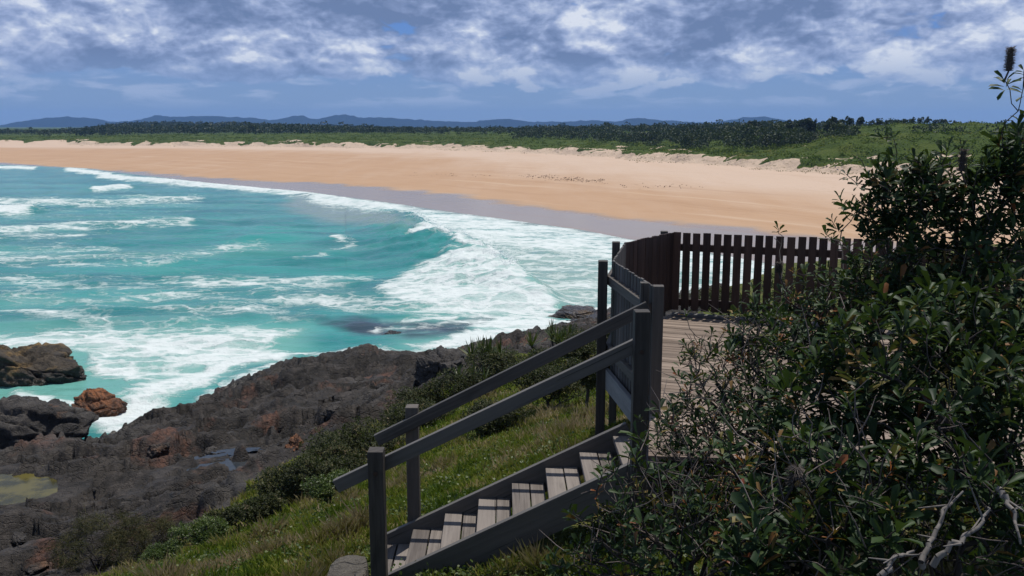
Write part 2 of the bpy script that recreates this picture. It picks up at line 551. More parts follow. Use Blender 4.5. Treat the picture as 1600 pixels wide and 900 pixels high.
def land(x, y):
    """height and region of the ground: dict of z, head, shore distance, wet, dune distance, veg, rock"""
    x = np.asarray(x, float); y = np.asarray(y, float)
    P = np.stack([x, y], 1)
    r = np.hypot(x, y)
    o = {}
    s = poly_dist(P, SHORE); o['s'] = s
    wob = fbm(x / 45, y / 45, 3)
    wt = poly_dist(P, WETEDGE) + wob * 2.2
    dn = poly_dist(P, DUNE)
    o['wet'] = ss(7.0, -5.0, wt + fbm(x / 9, y / 9, 3) * 3.5 + fbm(x / 2.5, y / 2.5, 2) * .8)
    o['shore'] = s + wob * 3
    o['dry'] = ss(-75, -25, dn + wob * 12)
    zb = np.where(s > 0, np.minimum(.028 * s, 2.3 + .002 * s), np.maximum(.045 * s, -3))
    zb = zb + fbm(x / 14, y / 14, 4) * .10 * ss(6, 40, s)
    # dune scarp with blow-outs, then rolling scrub land
    rag = fbm(x / 5, y / 5, 3) * 1.6 + fbm(x / 19, y / 19, 5) * 7.5 + fbm(x / 70, y / 70, 3) * 8
    e = dn + rag
    zd = 2.1 * ss(0, 8, e) + 1.0 * ss(7, 50, e)
    zd = zd + ss(1, 9, e) * (fbm(x / 11, y / 11, 5) * .75 + fbm(x / 33, y / 33, 4) * 1.1)
    o['veg'] = ss(5.0, 8.0, e + fbm(x / 6, y / 6, 4) * 6.5 - 40 * ss(.42, .6, fbm(x / 16 + 5, y / 9, 4)) * ss(60, 10, e))
    o['veg'] = o['veg'] * ss(1.6, 3.2, np.abs((x - 86) * .80 - (y - 252) * .6) + 3 * ss(6, 14, np.abs((x - 86) * .6 + (y - 252) * .8)))
    hump = lambda cx, cy, sx, sy, a, rot=0: a * np.exp(-(((x - cx) * math.cos(rot) + (y - cy) * math.sin(rot)) / sx) ** 2
                                                   - ((-(x - cx) * math.sin(rot) + (y - cy) * math.cos(rot)) / sy) ** 2)
    far = ss(20, 120, dn)
    zd = zd + far * (hump(150, 310, 95, 60, 5.2, -.2) + hump(250, 330, 120, 90, 3.6) + hump(-430, 1330, 300, 170, 6.5) + hump(60, 620, 200, 110, 3))
    zd = zd + hump(90, 222, 26, 20, 4.2, -.6) * ss(6, 30, e) + hump(122, 205, 24, 18, 3.6) * ss(6, 30, e)
    zd = zd + far * fbm(x / 90, y / 90, 3) * 1.3
    z1 = zb + np.where(dn > -30, zd, 0)
    # headland
    near = r < 100
    z2 = np.full(len(x), -9.0)
    rock = np.zeros(len(x))
    if near.any():
        xn, yn = x[near], y[near]
        h = tps(xn, yn) - np.maximum(0, np.hypot(xn - 5, yn - 20) - 62) * .6
        g = poly_dist(P[near], GRASSLINE)
        rk = ss(-.5, .9, g + fbm(xn / 3.1, yn / 3.1, 4) * 1.3)
        # the rock: bedded slabs with joints, knobs and hollows
        a = .42
        u = xn * math.cos(a) + yn * math.sin(a); v = -xn * math.sin(a) + yn * math.cos(a)
        wx = u + fbm(xn / 2.3, yn / 2.3, 4) * 1.3; wy = v + fbm(xn / 2.3 + 40, yn / 2.3, 4) * .8
        e1, i1 = cells(wx / 4.6, wy / 1.6)
        e2, i2 = cells(wx / 1.9 + 9, wy / .9)
        e3, i3 = cells(wx / .6 + 9, wy / .3)
        rr = fbm(xn / 7, yn / 7, 3) * .45 + (ridged(wx / 5.0, wy / 1.9, 4, .42) - .55) * .62
        rr = rr + (i1 - .5) * .5 + (i2 - .5) * .17 + (i3 - .5) * .05
        rr = rr - .34 * ss(.13, .0, e1) * ss(-.2, .3, fbm(xn / 3, yn / 3 + 20, 3)) - .12 * ss(.12, 0, e2) * ss(-.1, .3, fbm(xn / 2, yn / 2, 3)) - .55 * ss(.42, .62, fbm(wx / 3.2 + 11, wy / 1.4, 3))
        sw = wy / 1.15 + fbm(xn / 4, yn / 4, 3) * .9
        sw = sw - np.floor(sw); lay = ss(.0, .9, sw) * ss(1.0, .93, sw)
        sw2 = wy / .42 + fbm(xn / 2, yn / 2, 3) * .7
        sw2 = sw2 - np.floor(sw2)
        rr = rr + (lay - .5) * -.30 * ss(-.35, .15, fbm(xn / 5 + 4, yn / 5, 3)) - (ss(0, .9, sw2) * ss(1, .9, sw2) - .5) * .05
        rr = rr + fbm(xn / .8, yn / .8, 5, .52) * .075 + (ridged(wx / 1.1, wy / .6, 4, .5) - .6) * .06
        edge = ss(-.5, .5, h)                       # quieter under water
        soil = fbm(xn / 1.6, yn / 1.6, 4) * .10 * ss(2.0, 7, np.hypot(xn, yn)) + fbm(xn / .35, yn / .35, 3) * .02
        hz_ = h + rk * rr * (.25 + .75 * edge) + (1 - rk) * soil
        for (cx, cy, ra, rb, ro, zp) in BASINS:
            q = np.hypot(((xn - cx) * math.cos(ro) + (yn - cy) * math.sin(ro)) / ra, (-(xn - cx) * math.sin(ro) + (yn - cy) * math.cos(ro)) / rb)
            q = q + fbm(xn / .9, yn / .9, 4) * .28
            k_ = ss(1.35, .75, q)
            hz_ = np.where((q < 1.9) & (q > .9), np.maximum(hz_, zp + .05 + .05 * rr), hz_)
            hz_ = hz_ * (1 - k_) + (zp - .22 + .05 * rr) * k_
        z2[near] = hz_
        rock[near] = rk
    o['rock'] = rock
    # smooth union of beach and headland
    k = .25
    d = np.clip(.5 + .5 * (z2 - z1) / k, 0, 1)
    o['z'] = z1 + (z2 - z1) * d + k * d * (1 - d)
    o['head'] = d
    o['dn'] = dn; o['e'] = e
    return o


def ground_z(x, y):
    return land(np.atleast_1d(np.asarray(x, float)), np.atleast_1d(np.asarray(y, float)))['z']


def hit(px, py, r0=2.0, r1=600):
    """where the sight line through a photo pixel meets the ground"""
    u, dy, dz = ray(px, py)
    t = np.geomspace(r0, r1, 900)
    z = ground_z(u * t, dy * t)
    k = np.argmax(EYE + dz * t < z)
    return np.array([u * t[k], dy * t[k], z[k]])


# ------------------------------------------------------------------ ground materials
def m_sand():
    m, t = mat('beach_sand')
    p = t.pos()
    n = t.noise(t.mapv(p, (1, 1, 1)), .08, 6)
    n2 = t.noise(p, 2.0, 6, .6)
    band = t.noise(t.mapv(p, (.16, .02, .1), rot=(0, 0, -.8)), 1.0, 5)
    damp = t.mix(n, (.375, .232, .135), (.445, .295, .185))
    dry = t.mix(n2, (.455, .335, .245), (.545, .415, .315))
    dryf = t.math('ADD', t.attr('dry'), t.math('MULTIPLY_ADD', band, .9, -.45), clamp=True)
    c = t.mix(dryf, damp, dry)
    wet = t.range(t.attr('wet'), .0, 1.0, 0, 1, False)
    wetn = t.range(t.math('ADD', wet, t.math('MULTIPLY_ADD', t.noise(t.mapv(p, (.5, .5, .5)), .35, 5), .5, -.25)), .12, .88)
    c = t.mix(wetn, c, t.mix(n, (.25, .20, .155), (.31, .25, .195)))
    tv = t.n('ShaderNodeCombineXYZ'); sx = t.n('ShaderNodeSeparateXYZ'); t.set(sx.inputs[0], p)
    t.set(tv.inputs[0], t.math('MULTIPLY', t.attr('shore'), .21)); t.set(tv.inputs[1], t.math('MULTIPLY', t.math('SUBTRACT', sx.outputs[0], sx.outputs[1]), .007))
    tide = t.noise(tv.outputs[0], 1.0, 6, .62, .25)
    c = t.mix(t.range(tide, .54, .70, 0, .42), c, t.mix(dryf, (.30, .175, .095), (.38, .27, .19)))
    c = t.mix(t.range(tide, .30, .44, .35, 0), c, (.56, .43, .31))
    pr = t.range(t.noise(t.mapv(p, (1, 1, 1)), .9, 5, .7), .55, .66, 0, 1)
    c = t.mix(t.math('MULTIPLY', t.math('MULTIPLY', pr, .35), t.range(t.noise(p, .035, 3), .5, .62)), c, (.27, .17, .105))
    sc = t.range(t.noise(p, 9.0, 4, .7), .66, .74, 0, .35)
    c = t.mix(t.math('MULTIPLY', sc, dryf), c, (.2, .15, .1))
    t.set(t.b.inputs['Base Color'], c)
    t.set(t.b.inputs['Roughness'], t.range(wetn, 0, 1, .9, .22))
    t.set(t.b.inputs['Specular IOR Level'], t.range(wetn, 0, 1, .15, .24))
    hgt = t.math('ADD', t.math('MULTIPLY', t.noise(p, 1.2, 8, .65), .3), t.noise(p, .25, 3))
    t.set(t.b.inputs['Normal'], t.bump(hgt, t.range(wetn, 0, 1, .6, .03), .25))
    return m


def m_dune():
    m, t = mat('dune_sand_and_scrub')
    p = t.pos()
    n = t.noise(p, .35, 6)
    sand = t.mix(t.noise(p, 1.1, 7, .65), (.43, .32, .225), (.62, .49, .38))
    grass = t.range(t.noise(t.mapv(p, (1, 1, 2.5)), .55, 8, .7), .56, .66, 0, .5)
    sand = t.mix(grass, sand, (.15, .13, .055))
    g = t.ramp(t.noise(p, .11, 8, .6), [(.3, (.034, .054, .009)), (.5, (.062, .092, .014)), (.7, (.100, .118, .022))])
    g = t.mix(t.range(t.noise(p, 1.3, 5, .7), .35, .7, 0, .6), g, (.02, .036, .008))
    v = t.range(t.math('ADD', t.attr('veg'), t.math('MULTIPLY_ADD', n, .8, -.4)), .4, .6)
    t.set(t.b.inputs['Base Color'], t.mix(v, sand, g))
    t.b.inputs['Roughness'].default_value = .95; t.b.inputs['Specular IOR Level'].default_value = .1
    t.set(t.b.inputs['Normal'], t.bump(t.noise(p, .9, 8, .68), .9, .7))
    return m


def m_rock(name='shelf_rock', lo=(.015, .013, .011), hi=(.060, .051, .044), rust=(.095, .044, .028), rustth=.56, wetz=True):
    m, t = mat(name)
    p = t.pos()
    n = t.noise(p, .9, 9, .68, .4)
    n2 = t.noise(p, 5.5, 8, .7)
    c = t.mix(t.range(n, .35, .7), lo, hi)
    c = t.mix(t.range(n2, .54, .74, 0, .6), c, tuple(2.1 * q for q in hi))
    c = t.mix(t.range(n2, .34, .48, .85, 0), c, tuple(.4 * q for q in lo))
    rn = t.noise(t.mapv(p, (1, 1, 1), (5, 8, 0)), .42, 7, .62, .5)
    rf = t.math('MULTIPLY', t.range(rn, rustth, rustth + .12), t.range(n2, .35, .6, .25, .9))
    c = t.mix(rf, c, t.mix(n2, rust, tuple(1.7 * q for q in rust)))
    gr = t.range(t.noise(p, .3, 5), .56, .66, 0, .6)
    c = t.mix(gr, c, (.080, .074, .068))
    t.set(t.b.inputs['Base Color'], c)
    sp = t.n('ShaderNodeSeparateXYZ'); t.set(sp.inputs[0], p)
    if wetz:
        wz = t.range(t.math('ADD', sp.outputs[2], t.math('MULTIPLY', n, .9)), .7, 1.7, 1, 0)
        t.set(t.b.inputs['Base Color'], t.mix(t.math('MULTIPLY', wz, .55), c, (.018, .016, .015)))
        t.set(t.b.inputs['Roughness'], t.range(wz, 0, 1, .8, .28))
    else:
        t.b.inputs['Roughness'].default_value = .8
    t.b.inputs['Specular IOR Level'].default_value = .35
    n3 = t.noise(p, 22, 5, .7)
    h = t.math('ADD', t.math('MULTIPLY', n, 1.1), t.math('ADD', t.math('MULTIPLY', n2, .5), t.math('MULTIPLY', n3, .16)))
    vor = t.n('ShaderNodeTexVoronoi', {'feature': 'DISTANCE_TO_EDGE'}, Scale=2.1)
    t.set(vor.inputs['Vector'], t.n('ShaderNodeVectorMath', {'operation': 'ADD'}).outputs[0])
    vm = vor.inputs['Vector'].links[0].from_node
    t.set(vm.inputs[0], t.mapv(p, (.7, 1.3, 1.6), rot=(0, 0, .5))); t.set(vm.inputs[1], t.noise(p, 1.3, 4, .6, 0, 1))
    h = t.math('ADD', h, t.range(vor.outputs['Distance'], 0, .05, -.22, 0))
    t.set(t.b.inputs['Normal'], t.bump(h, 1.0, .16))
    return m


def m_soil():
    m, t = mat('grassy_soil')
    p = t.pos()
    c = t.ramp(t.noise(p, .9, 7, .65), [(.32, (.04, .055, .012)), (.5, (.09, .11, .025)), (.62, (.15, .14, .05)), (.75, (.22, .165, .09))])
    c = t.mix(t.range(t.noise(p, 14, 5, .7), .4, .65, .4, 0), c, (.025, .03, .010))
    t.set(t.b.inputs['Base Color'], c)
    t.b.inputs['Roughness'].default_value = .95; t.b.inputs['Specular IOR Level'].default_value = .1
    t.set(t.b.inputs['Normal'], t.bump(t.noise(p, 9, 7, .7), .9, .06))
    return m


# ------------------------------------------------------------------ the ground sheet, cut into its regions
def polar(rs, a0, a1, na):
    an = np.radians(np.linspace(a0, a1, na))
    A, RR = np.meshgrid(an, rs)
    X = (RR * np.sin(A)).ravel(); Y = (RR * np.cos(A)).ravel()
    i = np.arange(len(rs) - 1)[:, None] * na + np.arange(na - 1)[None, :]
    i = i.ravel()
    return X, Y, np.stack([i, i + 1, i + na + 1, i + na], 1)


rs = [0.6]
while rs[-1] < 9500:
    r_ = rs[-1]
    rs.append(r_ + (max(.03, .0055 * r_) if r_ < 60 else .009 * r_ if r_ < 130 else .9 if r_ < 560 else .03 * r_))
rs = np.array(rs)
GX, GY, GF = polar(rs, -39, 39, 760)
G = land(GX, GY)
GZ = G['z']
GV = np.stack([GX, GY, GZ], 1)


def sub(name, fm, m, attrs=()):
    F = GF[fm]
    used, inv = np.unique(F, return_inverse=True)
    o = npmesh(name, GV[used], inv.reshape(F.shape), m, attrs={k: G[k][used] for k in attrs})
    return tag(o, kind='structure')


fz = GZ[GF].max(1)
fh = G['head'][GF[:, 0]] > .5
frk = G['rock'][GF[:, 0]] > .5
fdn = G['e'][GF[:, 0]] > 0
keep = fz > -.7
sub('beach', keep & ~fh & ~fdn, m_sand(), ('wet', 'dry', 'shore'))
sub('dune_ground', keep & ~fh & fdn, m_dune(), ('veg',))
M_ROCK = m_rock()
sub('rock_shelf_ground', keep & fh & frk, M_ROCK)
sub('headland_ground', keep & fh & ~frk, m_soil())

# ------------------------------------------------------------------ the sea
def sea_mesh():
    ang = np.arange(math.radians(1.45), math.radians(24.5), math.radians(.042))[::-1]
    rs = EYE / np.tan(ang)
    rs = np.concatenate([rs, [600, 800, 1200, 2500, 9500]])
    X, Y, F = polar(rs, -39, 24, 1000)
    L = land(X, Y)
    px, py = to_px(X, Y, 0.0)
    P = np.stack([px, py * 2.2], 1)            # the foam map is drawn on the plane of the sea
    PW = np.stack([X, Y], 1)

    def stroke(pts, hw, s):
        pts = np.asarray(pts, float) * (1, 2.2)
        d = poly_dist(P, pts) if len(pts) > 1 else 0
        return s * np.exp(-(d / (hw * 2.2)) ** 2)
    warp = fbm(X / 9, Y / 6, 4)
    P = P + np.stack([warp * 14, fbm(X / 9 + 50, Y / 6, 4) * 9], 1) * np.clip(120 / np.hypot(X, Y), .1, 1.6)[:, None]
    fo = np.zeros(len(X))
    for pts, hw, s in (
        ([(-200, 331), (0, 332), (44, 330)], 6, 1.0), ([(-200, 316), (0, 316), (150, 319), (300, 311)], 8, .62),
        ([(-200, 366), (0, 362), (150, 354), (292, 348)], 7, .66), ([(-100, 374), (0, 373), (120, 368)], 7, .45),
        ([(-100, 261), (0, 262), (50, 263)], 3, 1.0), ([(108, 265), (165, 272)], 4, 1.0), ([(150, 297), (195, 293)], 4, .95),
        ([(160, 276), (330, 290), (480, 304), (505, 307)], 5, 1.0), ([(500, 311), (560, 320), (620, 328), (655, 345)], 10, .95),
        ([(540, 322), (600, 340)], 6, .5), ([(655, 376), (700, 386), (728, 398), (760, 425)], 6, 1.0), ([(760, 425), (800, 452), (865, 487)], 10, .9),
        ([(530, 378), (545, 384)], 4, .8), ([(470, 408), (500, 402), (560, 386)], 3, .5),
        ([(300, 442), (430, 446), (560, 440)], 8, .55), ([(430, 470), (560, 480), (700, 488)], 13, .55), ([(0, 408), (200, 411), (400, 386)], 10, .42),
        ([(-100, 400), (60, 396), (180, 392)], 8, .45), ([(0, 446), (120, 452), (300, 466)], 13, .42), ([(120, 486), (300, 484), (450, 497)], 12, .45),
        ([(-50, 497), (60, 492), (160, 502)], 10, .5), ([(170, 672), (215, 634), (290, 600), (350, 577), (425, 562)], 16, 1.0),
        ([(50, 621), (110, 632), (165, 652)], 6, .95), ([(560, 556), (620, 558), (700, 552), (760, 540), (860, 520)], 8, .9), ([(430, 562), (560, 552)], 4, .6),
        ([(590, 520), (680, 512), (760, 505)], 5, .55), ([(600, 506), (700, 500)], 5, .5), ([(350, 288), (480, 310), (520, 330)], 5, .3)):
        fo = np.maximum(fo, stroke(pts, hw, s))

    def area(poly, w_, s):
        q = [(a, b * 2.2) for a, b in poly]
        return s * soft_poly(P, q, w_ * 2.2)
    fo = np.maximum(fo, area([(505, 306), (600, 316), (700, 331), (800, 345), (900, 359), (985, 372), (1200, 412), (1200, 440), (985, 410), (900, 402), (830, 392), (760, 385), (700, 365), (650, 345), (580, 330)], 6, .80))
    fo = np.maximum(fo, area([(700, 365), (985, 395), (1200, 430), (1100, 480), (940, 478), (880, 478), (820, 440), (760, 405)], 8, .52))
    fo = np.maximum(fo, area([(865, 478), (800, 445), (745, 408), (705, 412), (650, 428), (590, 448), (600, 470), (680, 492), (760, 505), (700, 535), (610, 552), (690, 560), (860, 528), (880, 500)], 9, .82))
    fo = np.maximum(fo, area([(-100, 528), (0, 522), (150, 512), (330, 514), (470, 518), (420, 545), (385, 575), (330, 592), (225, 604), (150, 590), (140, 560), (-100, 545)], 9, .70))
    fo = np.maximum(fo, area([(0, 425), (300, 430), (600, 440), (640, 480), (500, 505), (0, 512)], 14, .27))
    fo = np.maximum(fo, area([(0, 305), (300, 305), (330, 330), (0, 420)], 14, .15))
    # water rims every rock
    rim = ss(-.62, -.05, L['z']) * (L['head'] > .5)
    fo = np.maximum(fo, rim * .75 * (px > 120))
    mod = fbm(X / 7, Y / 2.6, 5)
    fo = np.clip(fo + mod * .34 * (fo > .02) * ss(.02, .3, fo) * (1 - .6 * ss(.75, 1, fo)), 0, 1)
    # colour of the water itself
    pale = np.clip(area([(-100, 520), (300, 505), (480, 515), (480, 550), (330, 600), (180, 680), (-100, 640)], 20, .75)
                   + area([(700, 365), (985, 395), (1200, 430), (1100, 500), (900, 500), (800, 440)], 10, .9)
                   + area([(640, 440), (760, 405), (870, 480), (860, 530), (600, 560), (640, 500)], 16, .55)
                   + .35 * ss(-.1, .6, fbm(X / 30, Y / 9, 4)), 0, 1)
    reef = area([(500, 512), (560, 503), (680, 508), (770, 498), (760, 512), (720, 528), (640, 536), (560, 528)], 7, .95) + area([(440, 500), (520, 500), (520, 508), (440, 508)], 6, .4)
    silt = area([(460, 303), (520, 312), (600, 340), (660, 372), (600, 362), (500, 345), (440, 325)], 8, .9) + area([(700, 362), (985, 392), (1200, 430), (1100, 500), (900, 495), (875, 478), (820, 440), (760, 403)], 10, .62)
    depth = ss(-60, -10, L['s'])
    # shape: swell, chop and the peeling breaker
    crest = at_z(*np.array([(600, 322), (635, 340), (660, 366), (700, 388), (735, 402), (775, 428), (815, 452), (868, 486)]).T, 0.0)
    s = poly_dist(PW, crest)                    # positive: open-water... left of the line's run
    sea_side = -s
    prof = np.where(sea_side > 0, np.exp(-(sea_side / 6.0) ** 2), np.exp(-(sea_side / 1.3) ** 2))
    tt = np.clip((py - 325) / (486 - 325), 0, 1)
    amp = 1.7 * np.sin(np.pi * np.clip(tt, .0, 1)) ** .6 * (px > 540) * (px < 900)
    z = prof * amp * (1 + .25 * fbm(X / 2, Y / 2, 3))
    crest2 = at_z(*np.array([(160, 276), (330, 290), (480, 304), (560, 318), (620, 330)]).T, 0.0)
    s2 = poly_dist(PW, crest2)
    z = np.maximum(z, .7 * np.exp(-(s2 / 2.0) ** 2) * ss(160, 260, px) * ss(630, 600, px))
    for pts, h_ in (([(-200, 331), (0, 331), (44, 330)], .8), ([(-200, 366), (0, 362), (150, 354), (292, 348)], .45), ([(150, 297), (195, 293)], .6),
                    ([(400, 375), (480, 373), (545, 380)], .55), ([(470, 408), (500, 402), (560, 386)], .25), ([(-200, 316), (0, 316), (150, 319), (300, 311)], .45)):
        Lw = at_z(*np.array(pts, float).T, 0.0)
        z = np.maximum(z, h_ * np.exp(-(poly_dist(PW, Lw) / (1.6 + h_ * 2)) ** 2))
    chop = fbm(X / 6.5, Y / 3.6, 4) * .17 + (1 - np.abs(pn(X / 11 + fbm(X / 20, Y / 20, 2), Y / 5.0)) * 1.7) * .17
    z = z + chop * ss(2.0, -12, L['s']) * np.clip(60 / np.hypot(X, Y) + .55, 0, 1.2)
    z = z + fo * fbm(X / .9, Y / .9, 3) * .05
    thin = ss(1.0, -6, L['s'])
    z = z * (.1 + .9 * thin) + .06
    z = np.where(L['s'] > -.5, z - .03 * np.clip(L['s'] + .5, 0, 8), z)
    ok = (L['z'] - z)[F].min(1) < .25
    ok &= L['s'][F].min(1) < 6
    F = F[ok]
    used, inv = np.unique(F, return_inverse=True)
    V = np.stack([X, Y, z], 1)[used]
    at = {k: v[used] for k, v in dict(foam=fo, pale=pale, reef=reef, silt=silt, swash=ss(-3, 1, L['s'])).items()}
    o = npmesh('sea_water', V, inv.reshape(F.shape), m_sea(), attrs=at)
    return tag(o, kind='structure')


def m_sea():
    m, t = mat('sea_water')
    p = t.pos()
    foam = t.attr('foam')
    n = t.noise(t.mapv(p, (.22, .42, .3)), 1.0, 10, .66, .9)
    v = t.n('ShaderNodeTexVoronoi', {'feature': 'DISTANCE_TO_EDGE'}, Scale=1.0, Randomness=1.0)
    wv = t.n('ShaderNodeVectorMath', {'operation': 'ADD'})
    t.set(wv.inputs[0], t.mapv(p, (.34, .75, .5)))
    wn = t.n('ShaderNodeVectorMath', {'operation': 'SCALE'}); t.set(wn.inputs[0], t.noise(p, .5, 5, .6, 0, 1)); wn.inputs['Scale'].default_value = 1.9
    t.set(wv.inputs[1], wn.outputs[0]); t.set(v.inputs['Vector'], wv.outputs[0])
    lace = t.range(v.outputs['Distance'], 0, .22, 1, 0)
    fine = t.noise(t.mapv(p, (1.6, 2.6, 2)), 1.0, 6, .7, .3)
    tex = t.math('ADD', t.math('MULTIPLY', n, .62), t.math('ADD', t.math('MULTIPLY', lace, .2), t.math('MULTIPLY', fine, .28)))
    tex = t.range(tex, .30, .82, 0, 1, False)
    th = t.math('SUBTRACT', 1.0, foam)
    f = t.range(tex, t.math('SUBTRACT', th, .30), t.math('ADD', th, .44))
    f = t.math('MULTIPLY', f, t.range(foam, .02, .12))
    veil = t.range(foam, .1, 1.0, 0, .42)
    deep = t.mix(t.range(t.noise(t.mapv(p, (.05, .13, .1)), 1.0, 5, .6), .35, .68), (.018, .165, .165), (.045, .275, .252))
    c = t.mix(t.attr('pale'), deep, (.16, .385, .325))
    c = t.mix(t.attr('silt'), c, (.215, .285, .26))
    c = t.mix(t.math('MULTIPLY', t.attr('reef'), t.range(n, .35, .55, .55, 1)), c, (.035, .05, .07))
    c = t.mix(t.math('MULTIPLY', t.attr('swash'), .7), c, (.30, .27, .22))
    c = t.mix(veil, c, (.42, .60, .55))
    c = t.mix(f, c, t.mix(fine, (.52, .60, .58), (.74, .77, .76)))
    t.set(t.b.inputs['Base Color'], c)
    t.set(t.b.inputs['Roughness'], t.range(f, 0, 1, .14, .8))
    t.b.inputs['IOR'].default_value = 1.33
    t.set(t.b.inputs['Specular IOR Level'], t.range(f, 0, 1, .30, .12))
    rip = t.math('ADD', t.noise(t.mapv(p, (.9, 1.7, 1)), 1.0, 6, .6, .4), t.math('MULTIPLY', t.noise(t.mapv(p, (.25, .55, 1)), 1.0, 4, .5, .3), 2.0))
    h = t.math('ADD', rip, t.math('ADD', t.math('MULTIPLY', f, .5), t.math('MULTIPLY', t.math('MULTIPLY', fine, f), 1.6)))
    t.set(t.b.inputs['Normal'], t.bump(h, .55, .22))
    return m


SEA = sea_mesh()


def spray():
    """broken water thrown up along the breaker and against the rocks"""
    C = []
    co = np.empty(len(SEA.data.vertices) * 3, np.float32); SEA.data.vertices.foreach_get('co', co); co = co.reshape(-1, 3)
    for pts, n, hgt, wd in (([(645, 350), (660, 366), (700, 388), (735, 402), (775, 428), (800, 444)], 3200, .5, .7),
                            ([(160, 276), (330, 290), (470, 303)], 1100, .35, .7),
                            ([(0, 331), (44, 330)], 500, .4, .9), ([(150, 297), (195, 293)], 300, .35, .8), ([(535, 379), (548, 384)], 120, .3, .5)):
        L = at_z(*np.array(pts, float).T, 0.0)
        q = rng.random(n) * (len(L) - 1); k = q.astype(int); f = (q - k)[:, None]
        P = L[k] * (1 - f) + L[np.minimum(k + 1, len(L) - 1)] * f + rng.normal(0, wd, (n, 2)) * np.array([.6, .6])
        burst = np.clip(fbm(P[:, 0] / 1.7, P[:, 1] / 1.7, 3) + .25, 0, 1)
        d = [(co[(np.abs(co[:, 0] - p[0]) < .5) & (np.abs(co[:, 1] - p[1]) < .6), 2]) for p in P[::20]]
        zz = np.repeat([float(a.max()) if len(a) else .5 for a in d], 20)[:n]
        z = zz + rng.random(n) ** 2.2 * hgt * (.25 + burst) - .05
        C.append(np.column_stack([P, z]))
    C = np.concatenate(C)
    V, F = cards(C, rng.uniform(.02, .055, len(C)), aspect=.8)
    m, t = mat('spray_water')
    t.b.inputs['Base Color'].default_value = (.78, .82, .82, 1); t.b.inputs['Roughness'].default_value = .6
    tag(npmesh('spray', V, F, m), 'white spray along the crests of the breaking waves', 'spray', kind='stuff')


spray()

# ------------------------------------------------------------------ far hills, woods, scrub, and the air between
def m_hill():
    m, t = mat('wooded_hill')
    p = t.pos()
    t.set(t.b.inputs['Base Color'], t.mix(t.noise(p, .02, 8, .7), (.008, .013, .012), (.016, .024, .020)))
    t.b.inputs['Roughness'].default_value = 1; t.b.inputs['Specular IOR Level'].default_value = 0
    t.set(t.b.inputs['Normal'], t.bump(t.noise(p, .03, 8, .7), 1, 12))
    return m


M_HILL = m_hill()


def mountain(D, prof, depth, seed):
    """a wooded range: height along the bearing taken from its skyline, falling away front and back"""
    prof = np.array(prof, float)
    n, k = 420, 40
    px = np.linspace(prof[0, 0], prof[-1, 0], n)
    sk = np.interp(px, prof[:, 0], prof[:, 1])
    ker = np.hanning(7); ker /= ker.sum()
    sk = np.convolve(np.pad(sk, 3, 'edge'), ker, 'valid')
    u = (px - 800) / FPX
    top = EYE + (200 - sk) / FPX * D * 1.0 + fbm(px / 9 + seed, px * 0 + seed, 4) * .0012 * D
    f = np.linspace(-1, 1, k)
    X = (u[:, None] * D) + 0 * f; Y = D + f[None, :] * depth + 0 * X
    sh = (1 - np.abs(f) ** 1.5)[None, :]
    Z = 3 + (top[:, None] - 3) * sh * (1 + .18 * fbm(X / (depth * .35) + seed, Y / (depth * .35), 5) * (np.abs(f) > .03)[None, :])
    i = (np.arange(n - 1)[:, None] * k + np.arange(k - 1)[None, :]).ravel()
    F = np.stack([i, i + k, i + k + 1, i + 1], 1)
    return tag(npmesh('hill', np.stack([X, Y, Z], -1).reshape(-1, 3), F, M_HILL), kind='structure')


mountain(6200, [(-260, 198), (-120, 194), (0, 201), (50, 191), (85, 184.5), (115, 183.5), (135, 185.5), (150, 184), (182, 192), (215, 190), (255, 182), (263, 181), (280, 184),
                (330, 181.5), (360, 183), (420, 187), (440, 188), (462, 182.5), (476, 181.5), (500, 188), (522, 183), (540, 179), (556, 182), (572, 185), (590, 183.5), (640, 187), (700, 190),
                (740, 191), (770, 187), (792, 186.5), (830, 191), (880, 190.5), (920, 188.5), (960, 190.5), (985, 186), (1003, 185.5), (1040, 189.5), (1100, 192), (1150, 187), (1170, 183), (1185, 182.8),
                (1215, 187.5), (1260, 193), (1400, 194), (1700, 196)], 420, 3.0)

# forest on the flat behind the dunes and on the low ridge: it reads as one dark mass
M_FOREST = leafmat('forest_leaves', [(0, (.016, .026, .010)), (.5, (.030, .045, .015)), (.85, (.050, .066, .020)), (1, (.075, .082, .034))], .6, .12, .2)
M_SCRUB = leafmat('scrub_leaves', [(0, (.058, .092, .010)), (.45, (.092, .132, .014)), (.8, (.130, .168, .020)), (1, (.18, .175, .05))], .7, .2, .08)
M_BARK = wood('bark', (.05, .045, .04), (.13, .115, .10), .9)


def crown_points(c, rx, rz, n, lobes=5):
    """points near the surface of a few overlapping clumps"""
    lc = rng.normal(size=(lobes, 3)) * np.array([rx * .45, rx * .45, rz * .35]) + c
    k = rng.integers(0, lobes, n)
    d = unit(rng.normal(size=(n, 3)))
    d[:, 2] = np.where(rng.random(n) < .7, np.abs(d[:, 2]), d[:, 2])
    rad = rng.uniform(.45, 1.0, n)[:, None] ** .5
    return lc[k] + d * rad * np.array([rx * .62, rx * .62, rz * .55]), rng.random(lobes)[k]


